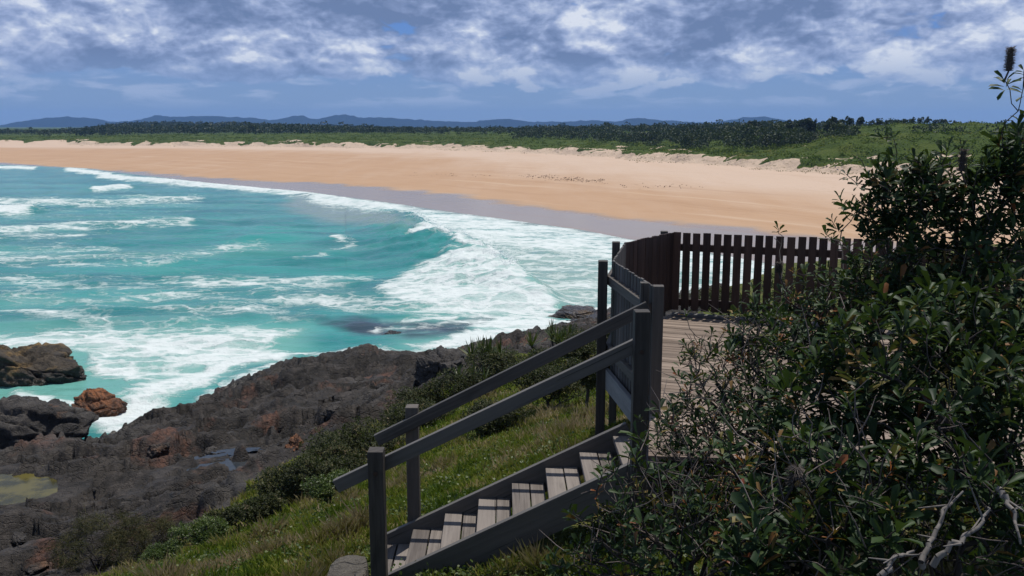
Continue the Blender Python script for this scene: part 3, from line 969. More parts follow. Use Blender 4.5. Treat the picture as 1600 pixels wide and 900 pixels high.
def forest():
    C = []; S = []; T = []
    pts = []
    def scatter(n, px0, px1, d0, d1, keepf):
        px = rng.uniform(px0, px1, n); D = d0 * (d1 / d0) ** rng.random(n)
        x = (px - 800) / FPX * D
        L = land(x, D)
        ok = keepf(px, D, L)
        for a, b, zz in zip(x[ok], D[ok], L['z'][ok]):
            pts.append((a, b, zz))
    scatter(4200, -150, 1280, 560, 2600, lambda px, D, L: (L['e'] > 120) & (fbm(px / 60, D / 260, 3) > -.45))
    scatter(1700, 90, 640, 900, 1500, lambda px, D, L: L['e'] > 150)
    scatter(520, 760, 1260, 300, 640, lambda px, D, L: (L['e'] > 55) & (fbm(px / 40, D / 90, 3) > -.12 - .25 * (px > 1040)))
    scatter(260, 1010, 1330, 255, 420, lambda px, D, L: (L['e'] > 45) & (fbm(px / 40 + 9, D / 60, 3) > -.05) & (L['z'] < 9.5))
    scatter(520, 930, 1235, 235, 430, lambda px, D, L: (L['e'] > 24) & (fbm(px / 45 + 3, D / 50, 3) > -.12))
    scatter(90, 1240, 1700, 215, 330, lambda px, D, L: (L['e'] > 18) & (fbm(px / 30 + 3, D / 40, 3) > .12))
    scatter(600, 1330, 1800, 430, 900, lambda px, D, L: (L['e'] > 60))
    sky_x = [-200, 0, 100, 150, 190, 250, 300, 400, 500, 600, 700, 800, 900, 1000, 1100, 1150, 1200, 1300, 2000]
    sky_y = [204, 203, 203, 200, 193, 190, 190, 192, 196, 199, 200, 199.5, 198, 196, 193, 191, 191, 189, 189]
    for (a, b, zz) in pts:
        h = rng.uniform(5.0, 9.0) * (.62 if b < 440 else .72 if b < 500 else 1)
        lim = EYE + (200 - np.interp(800 + FPX * a / b, sky_x, sky_y)) / FPX * b + rng.normal(0, .7) - zz
        h = min(h, lim)
        if h < 2.2:
            continue
        rx = h * rng.uniform(.5, .85)
        n = 120 if b < 520 else 60 if b < 1000 else 34
        p, lt = crown_points(np.array([a, b, zz + h * .58]), rx, h * .46, n, 4)
        C.append(p); S.append(np.full(n, h * (.075 if n > 100 else .10 if n > 50 else .14)))
        T.append(np.clip(rng.normal(.35, .2, n) * .6 + lt * .45 + rng.uniform(-.2, .25), 0, 1))
    C = np.concatenate(C); S = np.concatenate(S); T = np.concatenate(T)
    V, F = cards(C, S, aspect=.8)
    return tag(npmesh('forest', V, F, M_FOREST, attrs={'tint': np.repeat(T, 4)}), 'dark green coastal forest on the flat behind the dunes', 'forest', kind='stuff')


forest()


def dune_scrub():
    n = 46000
    px = rng.uniform(-120, 1720, n); D = 150 * (640 / 150) ** (rng.random(n) ** .8)
    x = (px - 800) / FPX * D
    L = land(x, D)
    clump = fbm(x / 7, D / 7, 4)
    ok = (L['veg'] > .55) & (clump > -.15) & (L['head'] < .5)
    x, D, z, clump = x[ok], D[ok], L['z'][ok], clump[ok]
    k = 9
    h = np.repeat(.45 + np.clip(clump, 0, .6) * 1.5, k)
    C = np.stack([np.repeat(x, k), np.repeat(D, k), np.repeat(z, k)], 1)
    off = rng.normal(size=(len(C), 3)) * np.array([.62, .62, 0])
    C = C + off
    C[:, 2] += h * rng.random(len(C)) ** .6 * np.exp(-(off[:, 0] ** 2 + off[:, 1] ** 2) * .5)
    tint = np.repeat(np.clip(.42 + fbm(x / 24, D / 24, 4) * .75 + rng.normal(0, .12, len(x)), 0, 1), k) + rng.normal(0, .12, len(C))
    V, F = cards(C, rng.uniform(.16, .32, len(C)), aspect=.7, flat=.78)
    tag(npmesh('dune_scrub', V, F, M_SCRUB, attrs={'tint': np.repeat(np.clip(tint, 0, 1), 4)}), 'low bright green scrub over the dunes', 'scrub', kind='stuff')
    # thin dry grass and runners on the bare sand slope
    n = 26000
    px = rng.uniform(-60, 1560, n); D = 150 * (520 / 150) ** rng.random(n)
    x = (px - 800) / FPX * D
    L = land(x, D)
    ok = (L['e'] > -3) & (L['veg'] < .5) & (L['head'] < .5) & (fbm(x / 9, D / 5, 4) > .02)
    x, D, z = x[ok], D[ok], L['z'][ok]
    k = 3
    C = np.stack([np.repeat(x, k), np.repeat(D, k), np.repeat(z, k) + .12], 1) + rng.normal(size=(len(x) * k, 3)) * np.array([.35, .35, .05])
    V, F = cards(C, rng.uniform(.14, .30, len(C)), aspect=.3)
    tag(npmesh('dune_grass', V, F, M_DRY, attrs={'tint': np.repeat(rng.random(len(C)), 4)}), 'sparse dry grass on the pale sand face of the dunes', 'grass', kind='stuff')


M_DRY = leafmat('dry_grass', [(0, (.06, .065, .02)), (.5, (.12, .11, .045)), (1, (.22, .17, .09))], .7, .2, .1)
dune_scrub()


def seaweed():
    C = []
    for px0, px1, py in ((815, 870, 271), (870, 905, 275), (905, 945, 277), (960, 1100, 283), (640, 800, 266)):
        for k in range(60 if px1 - px0 < 60 else 25):
            a = rng.uniform(px0, px1); p = at_z(a, py + rng.normal(0, 1.2) + (a - px0) * .03, 2.1)
            C.append((*p, ground_z(*p)[0] + .04))
    C = np.array(C)
    C = np.repeat(C, 3, 0) + rng.normal(size=(len(C) * 3, 3)) * np.array([.35, .3, .03])
    V, F = cards(C, rng.uniform(.06, .17, len(C)), aspect=.6, flat=.85)
    m = leafmat('dried_seaweed', [(0, (.03, .02, .012)), (1, (.10, .065, .035))], .9, 0, .1)
    tag(npmesh('seaweed', V, F, m, attrs={'tint': np.repeat(rng.random(len(C)), 4)}), 'dark line of dried seaweed along the middle of the beach', 'seaweed', kind='stuff')


seaweed()


def skyline_tree(px, py_top, D, wpx, label, hmin=3.0, slim=False):
    x = (px - 800) / FPX * D
    z0 = ground_z(x, D)[0] - .2
    top = EYE + (200 - py_top) / FPX * D
    h = max(hmin, top - z0); z0 = top - h if top - h < z0 else z0
    rx = wpx / FPX * D / 2
    root = empty('casuarina_tree' if slim else 'coastal_tree', (x, D, z0), label, 'tree', 'trees along the green ridge')
    n = 420 if not slim else 240
    p, lt = crown_points(np.array([0, 0, h * .60]), rx, h * .42, n, 7)
    p = (p - p.mean(0)) / np.abs(p - p.mean(0)).max(0) * np.array([rx, rx, h * .36]) * .95 + np.array([0, 0, h * .62])
    V, F = cards(p, rx * rng.uniform(.12, .24, n), aspect=.75)
    npmesh('crown', V, F, M_FOREST, root, attrs={'tint': np.repeat(np.clip(lt * .5 + rng.random(n) * .4, 0, 1), 4)})
    P0 = [(0, 0, -.3), (0, 0, h * .3)]; P1 = [(0, 0, h * .3), (rx * .05, 0, h * .8)]; r0 = [rx * .09, rx * .07]; r1 = [rx * .07, rx * .02]
    for k in range(5):
        a = rng.uniform(0, 6.28)
        P0.append((0, 0, h * rng.uniform(.25, .5))); P1.append((rx * .6 * math.cos(a), rx * .6 * math.sin(a), h * rng.uniform(.6, .8))); r0.append(rx * .05); r1.append(rx * .015)
    V, F = tubes(P0, P1, r0, r1, 6)
    npmesh('trunk', V, F, M_BARK, root, uv=V[:, [2, 0]])


for a in (
    (1172, 187, 330, 26, 'round dark tree in front of the far blue dome hill'),
    (1212, 189, 330, 18, 'low bush-like tree between the round dark tree and the pair on the ridge'),
    (1230, 183, 300, 17, 'compact tree just left of the tallest pair on the ridge'),
    (1245, 183, 305, 13, 'thin tree touching the left side of the broad ridge tree'),
    (1256, 176, 300, 24, 'broad leafy ridge tree with a rounded top'),
    (1265, 180, 300, 9, 'slender tree on the right edge of the broad leafy ridge tree'),
    (1286, 180, 280, 16, 'dark tree on the left shoulder of the highest ridge tree'),
    (1295, 175, 285, 24, 'highest dark tree on the green ridge'),
    (1309, 184, 275, 20, 'squat dark tree below the highest ridge tree'),
    (1319, 178, 300, 14, 'open wispy tree right of the highest ridge tree'),
    (1335, 181, 310, 16, 'small flat topped tree on the ridge crest')):
    skyline_tree(*a)
for k, (px, top, wd, lab) in enumerate((
    (1352, 185, 10, 'first small casuarina at the left end of the ridge row'), (1364, 184.5, 14, 'wide low casuarina near the left end of the ridge row'),
    (1378, 184, 12, 'rounded casuarina left of the middle of the ridge row'), (1390, 185, 12, 'short casuarina in the ridge row'),
    (1402, 183.5, 12, 'bushy casuarina in the middle of the ridge row'), (1414, 182.5, 13, 'full casuarina left of the tallest in the ridge row'),
    (1427, 181, 11, 'tallest narrow casuarina of the ridge row'), (1438, 182, 12, 'second tallest casuarina beside the tallest in the ridge row'),
    (1450, 184, 9, 'slim casuarina right of the two tallest in the ridge row'), (1461, 183, 13, 'broad casuarina toward the right end of the ridge row'),
    (1480, 185, 7, 'lone thin casuarina past the right end of the ridge row'))):
    skyline_tree(px, top, 345, wd, lab, 2.6, True)

# the air
me = bpy.data.meshes.new('haze')
hx, hy0, hy1, hz0, hz1 = 6500, -60, 9800, -5, 190
me.from_pydata([(x, y, z) for z in (hz0, hz1) for (x, y) in ((-hx, hy0), (hx, hy0), (hx, hy1), (-hx, hy1))], [],
               [(3, 2, 1, 0), (4, 5, 6, 7), (0, 1, 5, 4), (1, 2, 6, 5), (2, 3, 7, 6), (3, 0, 4, 7)])
hm = bpy.data.materials.new('haze'); hm.use_nodes = True; hm.node_tree.nodes.clear()
t = NT(hm.node_tree)
ho = t.n('ShaderNodeOutputMaterial'); pv = t.n('ShaderNodeVolumePrincipled', Color=(.27, .50, 1.0, 1), Density=HAZE, Anisotropy=.1)
t.t.links.new(pv.outputs[0], ho.inputs['Volume'])
me.materials.append(hm)
tag(link(bpy.data.objects.new('haze', me)), 'thin blue sea haze over the far land', 'haze', kind='stuff')

# ------------------------------------------------------------------ timber
M_POST = wood('weathered_post_timber', (.042, .036, .032), (.105, .092, .080), .7)
M_RAIL = wood('handrail_timber', (.050, .046, .043), (.105, .098, .090), .6)
M_TREAD = wood('grey_tread_timber', (.085, .071, .062), (.20, .174, .152), .8)
M_DECK = wood('deck_timber', (.12, .088, .066), (.26, .205, .165), .8)
M_PICKET = wood('dark_stained_picket', (.028, .016, .012), (.070, .042, .032), .65)
M_PICKET_GREY = wood('greyed_picket', (.04, .037, .036), (.10, .09, .082), .75)
M_BEAM = wood('fascia_timber', (.11, .11, .11), (.21, .205, .20), .75)

M_BOLT, t = mat('rusty_bolt')
t.b.inputs['Base Color'].default_value = (.07, .045, .035, 1); t.b.inputs['Metallic'].default_value = .6; t.b.inputs['Roughness'].default_value = .6

# --- the stairs: they rise from left to right across the view
TH = R(.4)
SD = np.array([math.cos(TH), math.sin(TH)]); SN = np.array([-math.sin(TH), math.cos(TH)])
SLOPE, Y0, Z0, SW = .487, 6.2, EYE - 2.85, .80
SB = (-1.55, .92)                                   # run of the stringers along the stairs


def sp(a, b, z):                                    # a along, b across (0 = near stringer), z absolute
    p = np.array([0, Y0]) + SD * a + SN * b
    return (p[0], p[1], z)


def sline(a):
    return Z0 + SLOPE * a


stairs = empty('timber_stairs', (0, 0, 0), 'weathered grey timber stairs with two handrails climbing to the lookout deck', 'stairs')
nrm = (-SLOPE * SD[0], -SLOPE * SD[1], 1)
for b in (0, SW):
    mb = Wood()
    off = .125 * math.sqrt(1 + SLOPE ** 2)
    a0, a1 = (-1.22 if b == 0 else -1.12), SB[1] + (.0 if b == 0 else .08)
    mb.bar(sp(a0, b, sline(a0) - off), sp(a1, b, sline(a1) - off), .048, .25, nrm)
    mb.build('stringer', M_RAIL, stairs)
GO = .277
for i in range(-4, 4):
    a = .83 + (i - 3) * GO + .005
    mb = Wood()
    z = sline(a) - .055
    for k, (o, wd) in enumerate(((.072, .150), (.072 + .140, .124))):
        jit = random.uniform(-.004, .004)
        x = a + o
        mb.bar(sp(x, .026, z - .02 + jit), sp(x + random.uniform(-.004, .004), SW - .026, z - .02 + jit), wd - .008, .04)
    mb.build('tread', M_TREAD, stairs)
# posts
def post(parent, x, y, z0, z1, s, name='post', m=None, yaw=0.0):
    mb = Wood()
    mb.bar((x, y, z0), (x, y, z1), s, s, (math.sin(yaw), math.cos(yaw), 0))
    return mb.build(name, m or M_POST, parent, .006)


gz = lambda x, y: float(ground_z(x, y)[0])
NX, NY = -.985, Y0 - .085
post(stairs, NX, NY, gz(NX, NY) - .4, at_y(584, 702, NY)[2], .112)
FX, FY = -.83, Y0 + SW + .075
post(stairs, FX, FY, gz(FX, FY) - .4, at_y(644, 634, FY)[2], .104)
TX, TY = at_y(1003, 485, Y0 - .06)[0], Y0 - .06
post(stairs, TX, TY, gz(TX, TY) - .4, at_y(1003, 485, TY)[2], .108)
UX, UY = at_y(1007, 441, 7.22)[0], 7.22
post(stairs, UX, UY, gz(UX, UY) - .4, at_y(1007, 441, UY)[2], .07)
# handrails
HR = .935
mb = Wood(); a0, a1 = -1.30, TX + .02
ro = .05 * math.sqrt(1 + SLOPE ** 2)
mb.bar(sp(a0, .0, sline(a0) + HR - ro), sp(a1, .0, sline(a1) + HR - ro - .0), .045, .10, nrm)
mb.build('handrail', M_RAIL, stairs)
pa, pb = at_y(588, 678, Y0 + SW - .005), at_y(1013, 469, Y0 + SW + .14)
mb = Wood()
mb.bar((pa[0], pa[1], pa[2] - .055), (pb[0], pb[1], pb[2] - .055), .045, .10, nrm)
mb.build('handrail', M_RAIL, stairs)

for (x, y, z) in ((NX, NY - .056, sline(NX) + HR - .06), (NX, NY - .056, sline(NX) - .12), (TX, TY - .054, sline(TX) + HR - .09), (TX, TY - .054, sline(TX) - .16)):
    V, F = tubes([(x, y + .004, z), (x, y - .006, z)], [(x, y - .006, z), (x, y - .0075, z)], [.016, .016], [.016, .001], 10)
    npmesh('bolt', V, F, M_BOLT, stairs)

# --- the lookout deck
DZ = EYE - 2.34
Cc = np.array([1.17, 7.22]); Dd = np.array([1.00, 8.67]); Ee = np.array([1.30, 10.1]); Aa = np.array([2.03, 11.1]); Rr = np.array([4.35, 10.28]); R2 = np.array([6.4, 9.0])
deckpoly = [Cc, Dd, Ee, Aa, Rr, R2, np.array([6.4, 5.6]), np.array([.99, 6.12])]
ax = (Rr - Aa) / np.linalg.norm(Rr - Aa); ay = np.array([-ax[1], ax[0]])


def clip(poly, n, c):
    """part of the convex polygon where p.n <= c"""
    out = []
    for i in range(len(poly)):
        p, q = poly[i], poly[(i + 1) % len(poly)]
        a, b = p @ n - c, q @ n - c
        if a <= 0:
            out.append(p)
        if a * b < 0:
            out.append(p + (q - p) * (a / (a - b)))
    return out


deck = empty('lookout_deck', (3, 8.5, DZ), 'eight sided timber lookout deck of grey brown boards above the slope', 'deck')
mb = Wood()
vals = [p @ ay for p in deckpoly]
v = min(vals)
inset = [p for p in deckpoly][::-1]
while v < max(vals):
    q = clip(clip(deckpoly, ay, v + .086), -ay, -v)
    if len(q) > 2:
        q = q[::-1] if sum(a[0] * b[1] - a[1] * b[0] for a, b in zip(q, q[1:] + q[:1])) < 0 else q
        jz = random.uniform(-.002, .002)
        mb.prism([(p[0] - 3, p[1] - 8.5) for p in q], -.03 + jz, jz, ax)
    v += .092
mb.build('deck_boards', M_DECK, deck, .003)
loc = lambda p, z: (p[0] - 3, p[1] - 8.5, z - DZ)
edges = [(Cc, Dd), (Dd, Ee), (Ee, Aa), (Aa, Rr), (Rr, R2)]
for k, (a, b) in enumerate(edges):
    d = unit(b - a); o = np.array([-d[1], d[0]])       # outward
    e_ = .0 if k else .0
    mb = Wood()
    mb.bar(loc(a + o * .055 + d * .03, DZ - .135), loc(b + o * .055 - d * .03, DZ - .135), .045, .20)
    mb.build('fascia', M_BEAM, deck)
a, b = np.array([.99, 6.12]), Cc
# bearers and stumps under the deck
for f in (.2, .55, .85):
    p = Dd + (np.array([6.2, 6.6]) - Dd) * f * .9; q = p + np.array([0, 0])
    mb = Wood()
    mb.bar(loc(np.array([1.25 + f, 6.5 + 3.6 * f]), DZ - .12), loc(np.array([6.1, 6.2 + 3.0 * f]), DZ - .12), .09, .16)
    mb.build('bearer', M_POST, deck)
for p in ((1.35, 7.3), (1.5, 9.2), (3.0, 10.0), (3.0, 7.0)):
    p = np.array(p)
    mb = Wood(); mb.bar(loc(p, gz(*p) - .3), loc(p, DZ - .21), .11, .11, (0, 1, 0)); mb.build('stump', M_POST, deck)
# kerb board lying on the deck along the far fence
mb = Wood(); o = ay if ay[1] > 0 else -ay
mb.bar(loc(Aa - o * .10 + ax * .03, DZ + .022), loc(Rr - o * .10, DZ + .022), .09, .038)
mb.build('kerb_board', M_BEAM, deck)

# --- the picket fence round the deck
fence = empty('picket_fence', (2.03, 11.1, DZ), 'dark brown timber picket fence around the lookout deck edge', 'fence')
fl = lambda p, z: (p[0] - 2.03, p[1] - 11.1, z - DZ)


def bay(a, b, top0, top1, m, pitch, pw, outside_rails=True, zlow=.06):
    d = unit(b - a); L = np.linalg.norm(b - a); o = np.array([-d[1], d[0]])
    mb = Wood()
    n = int(L / pitch)
    for i in range(n + 1):
        s = min(L - pw * .5, pw * .5 + i * (L - pw) / n)
        p = a + d * s
        tp = top0 + (top1 - top0) * s / L + random.uniform(-.006, .006)
        lean = random.uniform(-.006, .006)
        mb.bar(fl(p, DZ + zlow - (.17 if m is M_PICKET_GREY else 0)), fl(p + d * lean, tp), pw * random.uniform(.96, 1.03), .02, (o[0], o[1], 0))
    mb.build('slat_panel', m, fence, .003)
    for zr in (.16, .86):
        mb = Wood()
        mb.bar(fl(a + o * .036, DZ + zr), fl(b + o * .036, DZ + zr + (top1 - top0)), .048, .09)
        mb.build('rail', m if m is M_PICKET else M_POST, fence)


zt = lambda px, py, Y: at_y(px, py, Y)[2]
zC, zD, zE, zA = zt(1025, 447, 7.22), zt(958, 407, 8.67), zt(977, 379, 10.1), zt(1052, 362.5, 11.1)
zR = zt(1360, 375, 10.3)
bay(Cc, Dd, zC, zD, M_PICKET_GREY, .112, .084)
bay(Dd, Ee, zD, zE, M_PICKET_GREY, .098, .09)
bay(Ee, Aa, zE, zA, M_PICKET, .098, .09)
bay(Aa, Rr, zA, zR, M_PICKET, .127, .093)
bay(Rr, R2, zR, zR, M_PICKET, .127, .093)
def fpost(p, z0, z1, s, name='post'):
    mb = Wood(); mb.bar(fl(p, z0), fl(p, z1), s, s, (.1, 1, 0)); mb.build(name, M_POST, fence, .006)


fpost(np.array([1.19, 7.10]), gz(1.19, 7.1) - .3, zt(1025, 446, 7.1), .09)
P = at_y(941.5, 406, 8.67); fpost(np.array([P[0], 8.62]), gz(P[0], 8.62) - .4, P[2], .095)
P = at_y(963, 378, 10.1); fpost(np.array([P[0], 10.12]), gz(P[0], 10.1) - .4, P[2], .09)
P = at_y(1038, 361, 11.2); fpost(np.array([P[0] + .0, 11.2]), gz(P[0], 11.2) - .4, P[2], .09)
P = Rr + np.array([.06, .1]); fpost(P, gz(*P) - .4, zR + .02, .09)

# ------------------------------------------------------------------ boulders, ledges and rock pools on the shelf
def ico(sub=5):
    import bmesh
    bm = bmesh.new(); bmesh.ops.create_icosphere(bm, subdivisions=sub, radius=1)
    V = np.array([v.co[:] for v in bm.verts]); F = np.array([[v.index for v in f.verts] for f in bm.faces]); bm.free()
    return V, F


IV, IF = ico(6)
M_ORANGE = m_rock('orange_stained_rock', (.028, .022, .018), (.085, .062, .046), (.15, .062, .027), .47)
M_ORANGE2 = m_rock('orange_boulder_rock', (.03, .023, .018), (.095, .066, .046), (.24, .088, .030), .38)
M_DARKROCK = m_rock('dark_wet_rock', (.028, .025, .023), (.085, .075, .066), (.15, .07, .03), .60)
M_OCHRE = m_rock('weed_stained_rock', (.035, .028, .02), (.085, .065, .043), (.17, .105, .035), .50)


def boulder(px, py, base_z, wpx, hpx, depth, m, label, seed, yaw=0, cut=16, name='boulder', flat=None, rough=.16, hollow=None):
    """px,py: middle of its foot; size in photo pixels at that distance"""
    p = at_z(px, py, base_z); D = p[1]
    W = wpx / FPX * D / 2; H = hpx / FPX * D * 1.04
    r = np.random.default_rng(seed)
    V = IV.copy()
    for k in range(cut):
        n = unit(r.normal(size=3) * np.array([1, 1, .8])); d = r.uniform(.55, .88)
        V = V - np.maximum(0, V @ n - d)[:, None] * n * .92
    if flat:
        V[:, 2] = np.where(V[:, 2] > flat, flat + (V[:, 2] - flat) * .12, V[:, 2])
    q = V * 1.0 + seed
    nrm_ = unit(V)
    e1, i1 = cells(q[:, 0] * 2.2 + q[:, 2] * 1.3, q[:, 1] * 2.2 + q[:, 2] * 2.4)
    dsp = fbm(q[:, 0] * 1.7 + q[:, 2] * 1.1, q[:, 1] * 1.7 - q[:, 2] * 1.5, 6, .58) * rough * 1.2 + (i1 - .5) * rough * .6 - rough * .5 * ss(.14, 0, e1)
    dsp += fbm(q[:, 0] * 8 + q[:, 2] * 6, q[:, 1] * 8 - q[:, 2] * 7, 4, .6) * rough * .3
    V = V + nrm_ * dsp[:, None]
    if hollow:                                       # a cave worn into one side
        hd, hw, hdep = hollow
        k = ss(hw, hw + .13, unit(V) @ unit(np.array(hd, float)))
        V = V * (1 - hdep * k)[:, None]
    V = V / np.array([np.abs(V[:, 0]).max(), np.abs(V[:, 1]).max(), V[:, 2].max()])
    V = V * np.array([W, depth / 2, H])
    V[:, 2] = np.where(V[:, 2] < 0, V[:, 2] * .6, V[:, 2])
    c, s = math.cos(yaw), math.sin(yaw)
    V = np.stack([V[:, 0] * c - V[:, 1] * s, V[:, 0] * s + V[:, 1] * c, V[:, 2]], 1)
    o = npmesh(name, V, IF, m)
    o.location = (p[0], p[1], base_z)
    return tag(o, label, 'rock')


boulder(42, 598, -.05, 205, 66, 4.2, M_OCHRE, 'big brown boulder standing in the white water at the left edge', 3, 0, 20)
boulder(150, 648, .05, 96, 44, 2.2, M_ORANGE2, 'orange faced boulder in the surge beside the rock shelf', 11, .2, 22)
boulder(28, 702, .6, 226, 92, 4.6, M_DARKROCK, 'large dark humped rock with a shadowed hollow behind the green pool', 21, 0, 22, rough=.17, hollow=((-.12, -1, .42), .80, .5))
boulder(-8, 752, 1.3, 96, 50, 2.2, M_DARKROCK, 'grey rock at the left edge in front of the green pool', 31, .1, 18)
boulder(612, 530, -.12, 44, 12, 1.6, M_DARKROCK, 'small dark rock awash in foam beyond the shelf', 41, 0, 14)
LZ = hit(694, 582)[2]
boulder(694, 582, LZ - .15, 100, 36, 2.6, M_DARKROCK, 'flat topped dark rock ledge at the seaward end of the shelf', 51, .15, 18, flat=.62)
boulder(905, 498, -.1, 110, 14, 5.0, M_OCHRE, 'low brown reef rock beside the deck post', 61, 0, 14, flat=.5)
hp = hit(466, 697)
boulder(466, 699, hp[2] - .1, 48, 20, .8, M_ORANGE, 'rust red rock at the edge of the shrubs', 71, .3, 16)

# loose stones on the shelf
STONES = [(95, 800), (245, 768), (330, 705), (390, 690), (430, 665), (520, 640), (560, 610), (250, 700), (470, 620), (30, 835), (60, 880), (130, 765), (600, 600)]
for k, (a, b) in enumerate(STONES):
    hp = hit(a, b)
    if hp[1] > 60:
        continue
    boulder(a, b + 4, hp[2] - .20, rng.uniform(24, 50), rng.uniform(6, 13), rng.uniform(.5, 1.0), M_DARKROCK,
            'loose dark stone lying on the rock shelf', 100 + k, rng.uniform(-.6, .6), 16, 'stone')['group'] = 'loose stones on the rock shelf'

# stone step at the foot of the stairs
hp = np.array([*at_y(545, 884, 6.15)])
def slab(px, py, Y, wpx, depth, thick, label):
    c = at_y(px, py, Y); n = 40; an = np.linspace(0, 2 * math.pi, n, endpoint=False)
    rx = wpx / FPX * Y / 2 * 1.02
    out = 1 + .10 * fbm(np.cos(an) * 1.3 + 5, np.sin(an) * 1.3, 3) + .03 * fbm(np.cos(an) * 6, np.sin(an) * 6 + 9, 2)
    pw = lambda v: np.sign(v) * np.abs(v) ** .7
    X = pw(np.cos(an)) * rx * out; Yv = pw(np.sin(an)) * depth / 2 * out
    V = []; rings = ((.90, -thick), (1.02, -thick * .6), (1.0, -.03), (.985, -.008), (.95, 0), (.6, .004), (.25, .002))
    for f, z in rings:
        V.append(np.stack([X * f, Yv * f, z + .008 * fbm(X * f * 9 + z * 20, Yv * f * 9, 3)], 1))
    V = np.vstack(V + [np.array([[0, 0, .003]])]); F4 = []; m_ = len(rings)
    for r_ in range(m_ - 1):
        for k in range(n):
            F4.append((r_ * n + k, r_ * n + (k + 1) % n, (r_ + 1) * n + (k + 1) % n, (r_ + 1) * n + k))
    F3 = [((m_ - 1) * n + k, (m_ - 1) * n + (k + 1) % n, m_ * n) for k in range(n)]
    o = npmesh('stepping_stone', V, [np.array(F4), np.array(F3)], m_rock('step_stone', (.10, .088, .072), (.20, .18, .145), (.2, .15, .1), .7, False))
    o.location = c
    tag(o, label, 'stone')


slab(543, 889, 6.2, 62, .46, .35, 'flat grey stone slab at the foot of the timber stairs')


def pool(k, m, name):
    """still water lying wherever the hollow dips below its level"""
    cx, cy, ra, rb, ro, z = BASINS[k]
    n = 110; R_ = max(ra, rb) * 1.45
    gx, gy = np.meshgrid(cx + np.linspace(-R_, R_, n), cy + np.linspace(-R_, R_, n))
    gx, gy = gx.ravel(), gy.ravel()
    g = ground_z(gx, gy)
    i = (np.arange(n - 1)[:, None] * n + np.arange(n - 1)[None]).ravel()
    F = np.stack([i, i + 1, i + n + 1, i + n], 1)
    near = np.hypot(gx - cx, gy - cy)[F].max(1) < R_
    F = F[(g[F].min(1) < z + .01) & near & (g[F].min(1) > z - .5)]
    used, inv = np.unique(F, return_inverse=True)
    V = np.stack([gx, gy, np.full(len(gx), z)], 1)[used]
    return tag(npmesh(name, V, inv.reshape(F.shape), m), kind='structure')


def m_pool(name, c0, c1, rough=.06):
    m, t = mat(name); p = t.pos()
    t.set(t.b.inputs['Base Color'], t.mix(t.range(t.noise(p, 1.4, 6, .6), .4, .6), c0, c1))
    t.b.inputs['Roughness'].default_value = rough; t.b.inputs['IOR'].default_value = 1.33
    t.set(t.b.inputs['Normal'], t.bump(t.noise(p, 6, 3), .06, .02))
    return m


pool(0, m_pool('algae_pool_water', (.035, .032, .010), (.10, .085, .022), .2), 'rock_pool_water')
M_POOL = m_pool('pool_water', (.02, .026, .034), (.035, .04, .045), .10)
pool(1, M_POOL, 'rock_pool_water')

# ------------------------------------------------------------------ near plants
M_BANKSIA = leafmat('banksia_leaves', [(0, (.012, .024, .010)), (.4, (.020, .040, .014)), (.75, (.036, .064, .017)), (.93, (.070, .095, .026)), (.96, (.19, .13, .045)), (1, (.17, .05, .02))], .5, .14, .17)
M_YOUNG = leafmat('young_banksia_leaves', [(0, (.16, .035, .015)), (.5, (.22, .07, .02)), (1, (.17, .12, .03))], .4, .25, .4)
M_COAST = leafmat('coastal_shrub_leaves', [(0, (.018, .020, .009)), (.4, (.036, .042, .016)), (.75, (.062, .068, .026)), (1, (.13, .10, .055))], .6, .15, .15)
M_COASTL = leafmat('bright_shrub_leaves', [(0, (.03, .05, .010)), (.5, (.06, .095, .016)), (1, (.11, .13, .03))], .5, .25, .35)
M_STRAP = leafmat('strap_leaves', [(0, (.035, .055, .015)), (.6, (.06, .085, .025)), (1, (.14, .12, .05))], .4, .2, .4)
M_NEEDLE = leafmat('casuarina_needles', [(0, (.045, .05, .018)), (.6, (.075, .075, .028)), (1, (.12, .10, .045))], .6, .25, .2)
M_TWIG = wood('twig_bark', (.022, .018, .016), (.065, .055, .048), .85)
M_DEADTWIG = wood('bleached_twig', (.085, .075, .066), (.20, .18, .16), .85)
M_GREYTWIG = wood('grey_twig', (.06, .045, .038), (.17, .14, .125), .85)
M_CONE = leafmat('old_flower_cone', [(0, (.05, .04, .035)), (.6, (.12, .10, .085)), (1, (.24, .20, .175))], .8, .1, .2)

LEAF = np.array([(0, 0, 0), (.45, -.36, .08), (.45, 0, 0), (.45, .36, .08), (.86, -.50, .02), (.86, 0, -.06), (.86, .50, .02), (1, 0, -.12)], float)
LEAFT = np.array([(0, 2, 1), (0, 3, 2), (1, 2, 5), (1, 5, 4), (2, 3, 6), (2, 6, 5), (4, 5, 7), (5, 6, 7)])


def leaves(P, A, N, L, W):
    """leaf blades from P along A with upper side N"""
    A = unit(A); S = unit(np.cross(N, A)); N = np.cross(A, S)
    L = np.asarray(L)[:, None, None]; W = np.asarray(W)[:, None, None]
    V = P[:, None] + A[:, None] * LEAF[None, :, 0:1] * L + S[:, None] * LEAF[None, :, 1:2] * W + N[:, None] * LEAF[None, :, 2:3] * L
    F = (np.arange(len(P)) * 8)[:, None, None] + LEAFT[None]
    return V.reshape(-1, 3), F.reshape(-1, 3)


